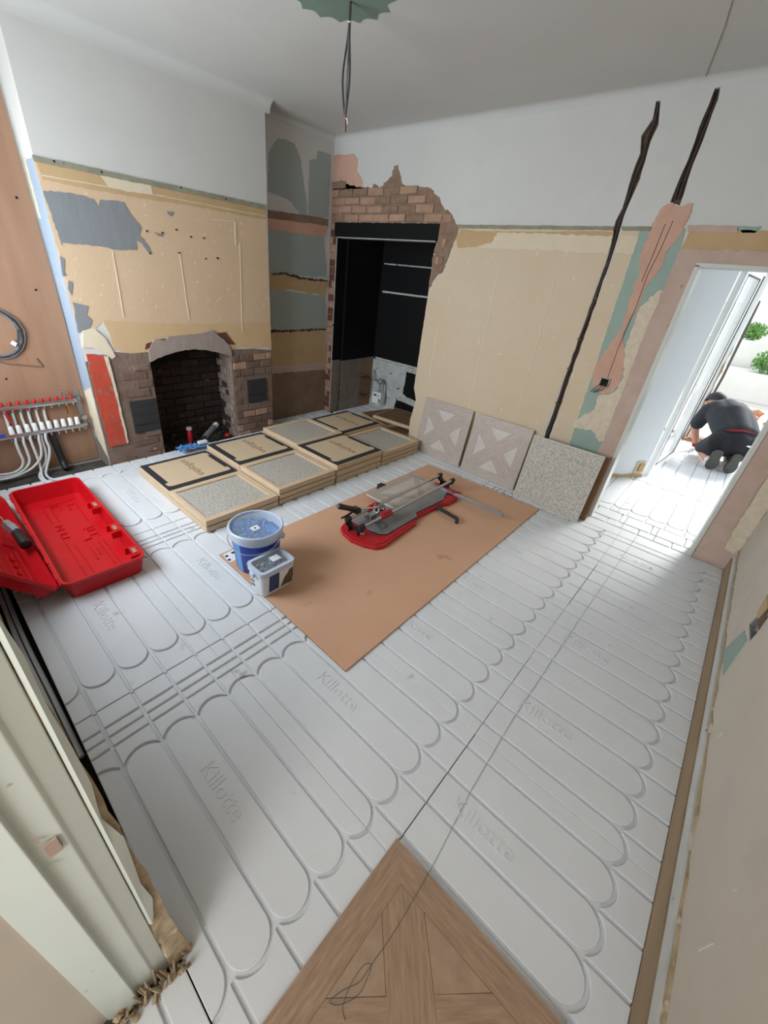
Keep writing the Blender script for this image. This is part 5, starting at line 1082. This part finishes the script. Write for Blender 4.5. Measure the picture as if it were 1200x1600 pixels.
# ------------------------------------------------------------------ pantry: meter, pipes
t = thing('gas_meter', 'small white meter box with fittings in the pantry corner', 'meter', (-3.69,4.44,.12))
q = MB(); q.box((-3.775,4.40,.095),(-3.615,4.50,.255),0,None,.008); q.build('meter_body','white_plastic',t)
q = MB(); q.box((-3.745,4.398,.20),(-3.695,4.401,.225)); q.box((-3.665,4.398,.19),(-3.655,4.401,.225)); q.build('display','ink',t)
q = MB(); q.box((-3.655,4.398,.11),(-3.62,4.401,.17)); q.build('sticker','leaf',t)
q = MB(); q.ball((-3.70,4.46,.40),.05,0,2,(1,.7,.8)); q.cyl((-3.70,4.46,.36),(-3.70,4.46,.255),.014,10); q.cyl((-3.64,4.46,.40),(-3.64,4.46,.255),.012,10); q.tube(smooth_path([(-3.75,4.46,.40),(-3.82,4.47,.39),(-3.86,4.48,.46),(-3.88,4.5,.52)],4),.011,8); q.build('regulator','zinc',t,smooth=True)
t = thing('copper_pipe', 'tarnished copper pipe loop on the brown pantry side wall', 'pipe', (-3.93,4.4,.3))
q = MB(); q.tube(smooth_path([(-3.925,4.28,.46),(-3.91,4.30,.43),(-3.91,4.42,.42),(-3.91,4.45,.39),(-3.91,4.45,.22),(-3.91,4.42,.17),(-3.91,4.33,.165),(-3.92,4.30,.20)],4),.013,8); q.build('tube','copper',t,smooth=True)
q = MB(); q.ball((-3.91,4.30,.46),.022,0,1); q.ball((-3.91,4.44,.30),.02,0,1); q.build('fitting','brass',t,smooth=True)
# ------------------------------------------------------------------ things in the hearth
t = thing('sealant_tube', 'grey sealant cartridge lying at the mouth of the fireplace', 'tube', (-3.93,2.0,.02))
a, c = Vector((-3.83,1.865,.085)), Vector((-4.02,2.12,.13)); ax = (c-a).normalized()
q = MB(); q.tube([a,a+ax*.001,a+ax*.24,a+ax*.241],[.020,.027,.027,.02],16); q.build('barrel','cable_grey',t,smooth=True)
q = MB(); q.tube([a+ax*.242,a+ax*.30],[.0275,.0275],16); q.build('collar','white_plastic',t,smooth=True)
q = MB(); q.tube([a-ax*.03,a],[.008,.026],12); q.build('cap','black_plastic',t,smooth=True)
t = thing('bottle', 'slim red bottle with a pale cap standing in the hearth', 'bottle', (-4.02,1.80,ZF))
q = MB(); q.lathe([(0,0),(.024,0),(.026,.01),(.024,.13),(.015,.15),(0,.15)],(-4.02,1.80,ZF+.001),14); q.build('bottle_body','cutter_red',t,smooth=True)
q = MB(); q.lathe([(.026,.151),(.030,.155),(.028,.178),(0,.18)],(-4.02,1.80,ZF),14); q.build('cap','pantry_white',t,smooth=True)
t = thing('plastic_stopper', 'red plastic stopper lying by the sealant tube in the hearth', 'cap', (-3.95,2.20,ZF))
q = MB(); q.ball((-3.95,2.19,.0),.032,0,2,(1,1.1,.8)); q.build('cap','cutter_red',t,smooth=True)
R = random.Random(12)
q = MB(); bm = bmesh.new(); bmesh.ops.create_grid(bm, x_segments=14, y_segments=10, size=1)
for v in bm.verts: v.co = Vector((-3.745+v.co.x*.05+R.uniform(-.006,.006), 1.69+v.co.y*.15, .055+R.uniform(-.022,.03)))
q.addbm(bm); o = q.build('plastic_bag','blue_pale'); tag(o,'crumpled blue and white plastic packet between hearth and tile trays','packet')
q = MB(); q.box((-3.745,1.74,.075),(-3.70,1.83,.10),0,Matrix.Identity(4),.004); b_ = q.build('paper_part','paper',o); b_.location = (0,0,0)
q = MB()
for k in range(120):
    p = (R.uniform(-4.17,-3.90),R.uniform(1.48,2.22)); q.ball((p[0],p[1],ZF+R.uniform(0,.02)),R.uniform(.006,.02),0,1,(1,1,.7),.25)
o = q.build('hearth_rubble','soot_brick',chim); o['kind'] = 'stuff'; o['label'] = 'loose sooty rubble on the hearth'
q = MB()
for k in range(90):
    p = (R.uniform(-4.08,-3.89),R.uniform(.0,.9)); q.ball((p[0],p[1],ZF+.002),R.uniform(.004,.014),0,1,(1,1,.7),.25)
tag(q.build('floor_debris','screed'),'dusty debris on the bare floor under the manifold','debris',kind='stuff')
q = MB()
for k in range(70):
    p = (R.uniform(-1.9,-.6),R.uniform(3.475,3.515)); q.ball((p[0],p[1],.003),R.uniform(.002,.005),0,0,(1,1,.8),.25)
tag(q.build('dust_specks','screed'),'dark dust specks along the foot of the leaning tiles','debris',kind='stuff')
# pipes in the dark trench by the front wall
for k, (y, z, m, lb) in enumerate(((-.055,-.06,'pipe_white','white pipe in the trench along the front wall, nearer the wall'),(-.030,-.065,'pipe_white','white pipe in the trench along the front wall, nearer the floor panels'))):
    q = MB(); q.tube(smooth_path([(-3.9,y,z),(-2.9,y+.004,z+.004),(-2.2,y-.004,z),(-1.7,y+.006,z),(-1.35,y+.012,z-.02)],6),.011,8); o = q.build('heating_pipe',m,smooth=True); tag(o,lb,'pipe')
q = MB(); q.tube(smooth_path([(-.95,-.008,-.05),(-.88,-.004,-.012),(-.80,.0025,-.018),(-.74,-.004,-.05)],5),.009,8); o = q.build('heating_pipe','pipe_white',smooth=True); tag(o,'short stub of pale pipe bending up beside the crumbling plaster','pipe')
# slack string line over the floor and the foreground tile, with its loose loops
q = MB(); sl = [(-0.116, 3.84, 0.002), (-0.138, 2.246, 0.002), (-0.144, 1.377, 0.002), (-0.132, 1.003, 0.002), (-0.109, 0.713, 0.002)]; st = [(-0.105, 0.655, 0.022), (-0.101, 0.538, 0.022), (-0.1, 0.442, 0.022), (-0.104, 0.375, 0.022), (-0.105, 0.34, 0.022), (-0.108, 0.312, 0.022), (-0.13, 0.271, 0.022), (-0.141, 0.234, 0.022), (-0.118, 0.248, 0.022), (-0.093, 0.296, 0.022), (-0.097, 0.339, 0.022), (-0.104, 0.361, 0.022), (-0.117, 0.352, 0.022), (-0.122, 0.327, 0.022), (-0.12, 0.285, 0.022), (-0.108, 0.25, 0.022), (-0.087, 0.241, 0.022)]
q.tube([Vector(p) for p in sl]+[Vector((st[0][0],st[0][1]+.005,.004))], .0008, 5); q.tube([Vector((st[0][0],st[0][1]+.005,.004)),Vector((st[0][0],st[0][1]+.001,.021))]+smooth_path(st,4), .0008, 5)
tag(q.build('string_line','string'), 'thin grey-green string line lying across the floor panels and the foreground tile', 'string')
# ------------------------------------------------------------------ kneeling person at the garden door
hd = math.radians(104.5)
per = thing('person', 'person kneeling with back turned, black T-shirt, cap and dark trousers, in the hall', 'person', (.20,6.75,0))
per.rotation_euler = (0,0,hd)
def skin(name, verts, edges, m, root=0, sub=2, parent=per):
    me = bpy.data.meshes.new(name); me.from_pydata([v[:3] for v in verts], edges, [])
    o = bpy.data.objects.new(name, me); COL.objects.link(o); o.parent = parent
    bm = bmesh.new(); bm.from_mesh(me); ly = bm.verts.layers.skin.verify()
    for i, v in enumerate(bm.verts):
        r = verts[i][3]; v[ly].radius = r if isinstance(r, tuple) else (r, r); v[ly].use_root = (i == root)
    bm.to_mesh(me); bm.free()
    k = o.modifiers.new('skin','SKIN'); k.branch_smoothing = .6; k.use_smooth_shade = True
    s = o.modifiers.new('sub','SUBSURF'); s.levels = sub; s.render_levels = sub
    dg = bpy.context.evaluated_depsgraph_get(); ev = bpy.data.meshes.new_from_object(o.evaluated_get(dg))
    o.modifiers.clear(); o.data = ev; ev.name = name
    ev.materials.clear(); ev.materials.append(M[m]); ev.polygons.foreach_set('use_smooth',[True]*len(ev.polygons))
    return o
def blob(name, chains, m, vox=.013, it=8, parent=per):
    """one continuous surface: rounded limbs fused by a voxel remesh"""
    q = MB()
    for ch in chains:
        for a, c in zip(ch[:-1], ch[1:]):
            A, B = Vector(a[:3]), Vector(c[:3]); n = max(2, int((B-A).length/.03))
            for i in range(n+1):
                t = i/n; r = a[3]+(c[3]-a[3])*t; p = A.lerp(B, t); q.ball(p, r, 0, 3 if r > .05 else 2)
    o = q.build(name, m, None, fix=False); o.parent = parent
    r_ = o.modifiers.new('r','REMESH'); r_.mode = 'VOXEL'; r_.voxel_size = vox; r_.use_smooth_shade = True
    s_ = o.modifiers.new('s','SMOOTH'); s_.iterations = it; s_.factor = .5
    dg = bpy.context.evaluated_depsgraph_get(); ev = bpy.data.meshes.new_from_object(o.evaluated_get(dg))
    o.modifiers.clear(); o.data = ev; ev.name = name; ev.polygons.foreach_set('use_smooth',[True]*len(ev.polygons))
    return o
# local frame: x forward, y to the left, z up ; the figure kneels, bent far forward over the left hand
J = dict(pel=(-.30,.03,.34,.135), sp1=(-.18,.05,.46,.145), sp2=(-.02,.09,.555,.16), ch=(.15,.14,.61,.165), nk=(.28,.19,.63,.07), hd0=(.35,.23,.655,.085), hd1=(.43,.25,.63,.088), hd2=(.49,.26,.58,.05),
         lsh=(.19,.31,.55,.080), lel=(.26,.34,.30,.050), lwr=(.31,.215,.06,.034), rsh=(.22,-.03,.59,.080), rel=(.36,-.02,.34,.050), rwr=(.44,.08,.09,.034),
         lhp=(-.28,.13,.30,.120), lkn=(.10,.20,.075,.066), lcf=(-.08,.195,.085,.060), lan=(-.36,.18,.07,.042), rhp=(-.28,-.07,.30,.120), rkn=(.10,-.10,.075,.066), rcf=(-.08,-.07,.085,.060), ran=(-.36,-.005,.07,.042),
         lft=(-.46,.18,.08,.036), rft=(-.46,-.005,.08,.036), lpm=(.345,.205,.032,.030), rpm=(.475,.095,.045,.030))
names = list(J); ix = {k:i for i,k in enumerate(names)}
def E(*p): return [(ix[a],ix[b]) for a,b in p]
body = skin('body', [J[k] for k in names], E(('pel','sp1'),('sp1','sp2'),('sp2','ch'),('ch','nk'),('nk','hd0'),('hd0','hd1'),('hd1','hd2'),('ch','lsh'),('lsh','lel'),('lel','lwr'),('lwr','lpm'),('ch','rsh'),('rsh','rel'),('rel','rwr'),('rwr','rpm'),
       ('pel','lhp'),('lhp','lkn'),('lkn','lcf'),('lcf','lan'),('lan','lft'),('pel','rhp'),('rhp','rkn'),('rkn','rcf'),('rcf','ran'),('ran','rft')), 'skin', 0)
for nm, w, s in (('left_hand','lpm',1),('right_hand','rpm',-1)):
    x, y, z, _ = J[w]
    for k in range(4):
        yy = y+s*(.030-.020*k); ln = (.055,.068,.072,.060)[k]
        skin('finger', [(x+.005,yy,z,.011),(x+.02+ln*.4,yy+s*.002,z+.006,.0095),(x+.02+ln*.8,yy+s*.003,z-.006,.0085),(x+.02+ln,yy+s*.003,z-.016,.007)], [(0,1),(1,2),(2,3)], 'skin', 0, 1)
    skin('thumb', [(x-.012,y-s*.022,z,.012),(x+.010,y-s*.045,z-.004,.010),(x+.035,y-s*.052,z-.012,.008)], [(0,1),(1,2)], 'skin', 0, 1)
def grow(k, d): a = J[k]; return (a[0],a[1],a[2],a[3]+d)
shc = [[(-.24,.13,.425,.135),(-.10,.16,.485,.145),(.04,.19,.55,.15),(.15,.23,.585,.135),(.17,.29,.56,.115),(.205,.335,.45,.088),(.230,.342,.37,.080)],
       [(-.24,-.045,.425,.135),(-.10,-.02,.485,.145),(.04,.02,.55,.15),(.15,.06,.60,.135),(.20,.0,.58,.110),(.27,-.01,.46,.086),(.31,.0,.40,.080)],
       [(-.24,.04,.45,.14),(.02,.10,.57,.165),(.17,.145,.61,.14),(.27,.18,.625,.095)]]
blob('shirt', shc, 'navy_cloth')
trc = [[(-.235,.125,.40,.130),(-.31,.135,.31,.165),(-.20,.155,.245,.145),(-.04,.185,.165,.112),(.08,.197,.118,.088)],
       [(-.235,-.05,.40,.130),(-.31,-.075,.31,.165),(-.20,-.09,.245,.145),(-.04,-.10,.165,.112),(.08,-.10,.118,.088)],
       [(-.235,.04,.40,.14),(-.33,.03,.34,.16)]]
blob('trousers', trc, 'trouser')
skin('waistband', [(-.284,.040,.405,(.238,.192)),(-.262,.043,.428,(.238,.192))], [(0,1)], 'red_band', 0, 1)
skin('pocket_tab', [(-.487,-.03,.37,.010),(-.484,-.09,.372,.010)], [(0,1)], 'paper', 0, 1)
for y, nm in ((.18,'left'),(-.005,'right')):
    skin('sock', [(-.245,y,.08,.056),(-.33,y,.074,.051),(-.40,y,.08,.048)], [(0,1),(1,2)], 'sock', 0, 1)
    # shoe standing on its toe, sole facing backwards
    s_ = thing('shoe', None, None, (0,0,0)); s_.parent = per
    q = MB(); prof = []
    for i in range(13):
        t = i/12; z = ZF*0+.004+.262*t; w = .046+.012*math.sin(PI*min(1,t*1.15+.05)) - .010*math.exp(-((t-.62)/.12)**2); w *= min(1, (t+.02)*7)**.5*min(1,(1.03-t)*9)**.5; prof.append((z,w))
    def hull(d0, d1, m, nm_, k0=1.0):
        q = MB(); n = len(prof); vs = []
        lean = lambda z: -.505-.10*(z-.13)+.035*((.10-z)/.10 if z < .10 else 0)**2*1.0
        for z, w in prof:
            for dd in (d0, d1): vs += [(lean(z)+dd, y-w*k0, z),(lean(z)+dd, y+w*k0, z)]
        fs = []
        for i in range(n-1):
            a = 4*i; c = 4*(i+1); fs += [(a,a+1,c+1,c),(a+2,c+2,c+3,a+3),(a,c,c+2,a+2),(a+1,a+3,c+3,c+1)]
        fs += [(0,2,3,1),(4*n-4,4*n-3,4*n-1,4*n-2)]
        q.add(vs, fs); o = q.build(nm_, m, None, smooth=True, bevel=.004); o.parent = s_; return o
    hull(0, .028, 'sole', 'sole')
    skin('upper', [(-.455,y,.035,.034),(-.43,y,.11,.044),(-.42,y,.19,.044),(-.45,y,.235,.034)], [(0,1),(1,2),(2,3)], 'sole', 1, 2, s_)
# cap pulled low
q = MB(); hc = Vector((.40,.242,.665)); T = Matrix.Translation(hc) @ Euler((0,.30,.25)).to_matrix().to_4x4()
vs = []; fs = []; nr, nc = 7, 20
for i in range(nr+1):
    a = PI/2*i/nr
    for j in range(nc):
        b_ = 2*PI*j/nc; vs.append((.125*math.sin(a)*math.cos(b_),.108*math.sin(a)*math.sin(b_),.112*math.cos(a)-.0))
for i in range(nr):
    for j in range(nc): fs.append((i*nc+j,i*nc+(j+1)%nc,(i+1)*nc+(j+1)%nc,(i+1)*nc+j))
q.add(vs, fs, 0, T)
br = []
for j in range(13):
    a = -1.05+2.1*j/12; br.append((.112*math.cos(a),.098*math.sin(a)))
for j in range(13):
    a = 1.05-2.1*j/12; br.append((.112*math.cos(a)+.075*math.cos(a*.9),.092*math.sin(a)))
q.prism(br, fz(0), -.002, .006, 0, T=T)
o = q.build('cap', 'cap_cloth', None, smooth=True); o.parent = per
for s in (1,-1):
    q = MB(); q.ball((.39,.242+s*.094,.62),.024,0,2,(.7,.35,1)); o = q.build('ear','skin',None,smooth=True); o.parent = per
    q = MB(); q.ball((.515,.243+s*.034,.635),.010,0,1); o = q.build('eye','ink',None); o.parent = per
q = MB(); q.ball((.535,.255,.60),.016,0,2,(1,.8,1.3)); o = q.build('nose','skin',None,smooth=True); o.parent = per
q = MB(); q.ball((.345,.22,.635),.082,0,2,(.9,1,.75)); o = q.build('hair','ink',None,smooth=True); o.parent = per
q = MB(); q.tube([(.29,.245,.10),(.30,.23,.075)],.042,10); o = q.build('wrist_band','red_band',None,smooth=True); o.parent = per
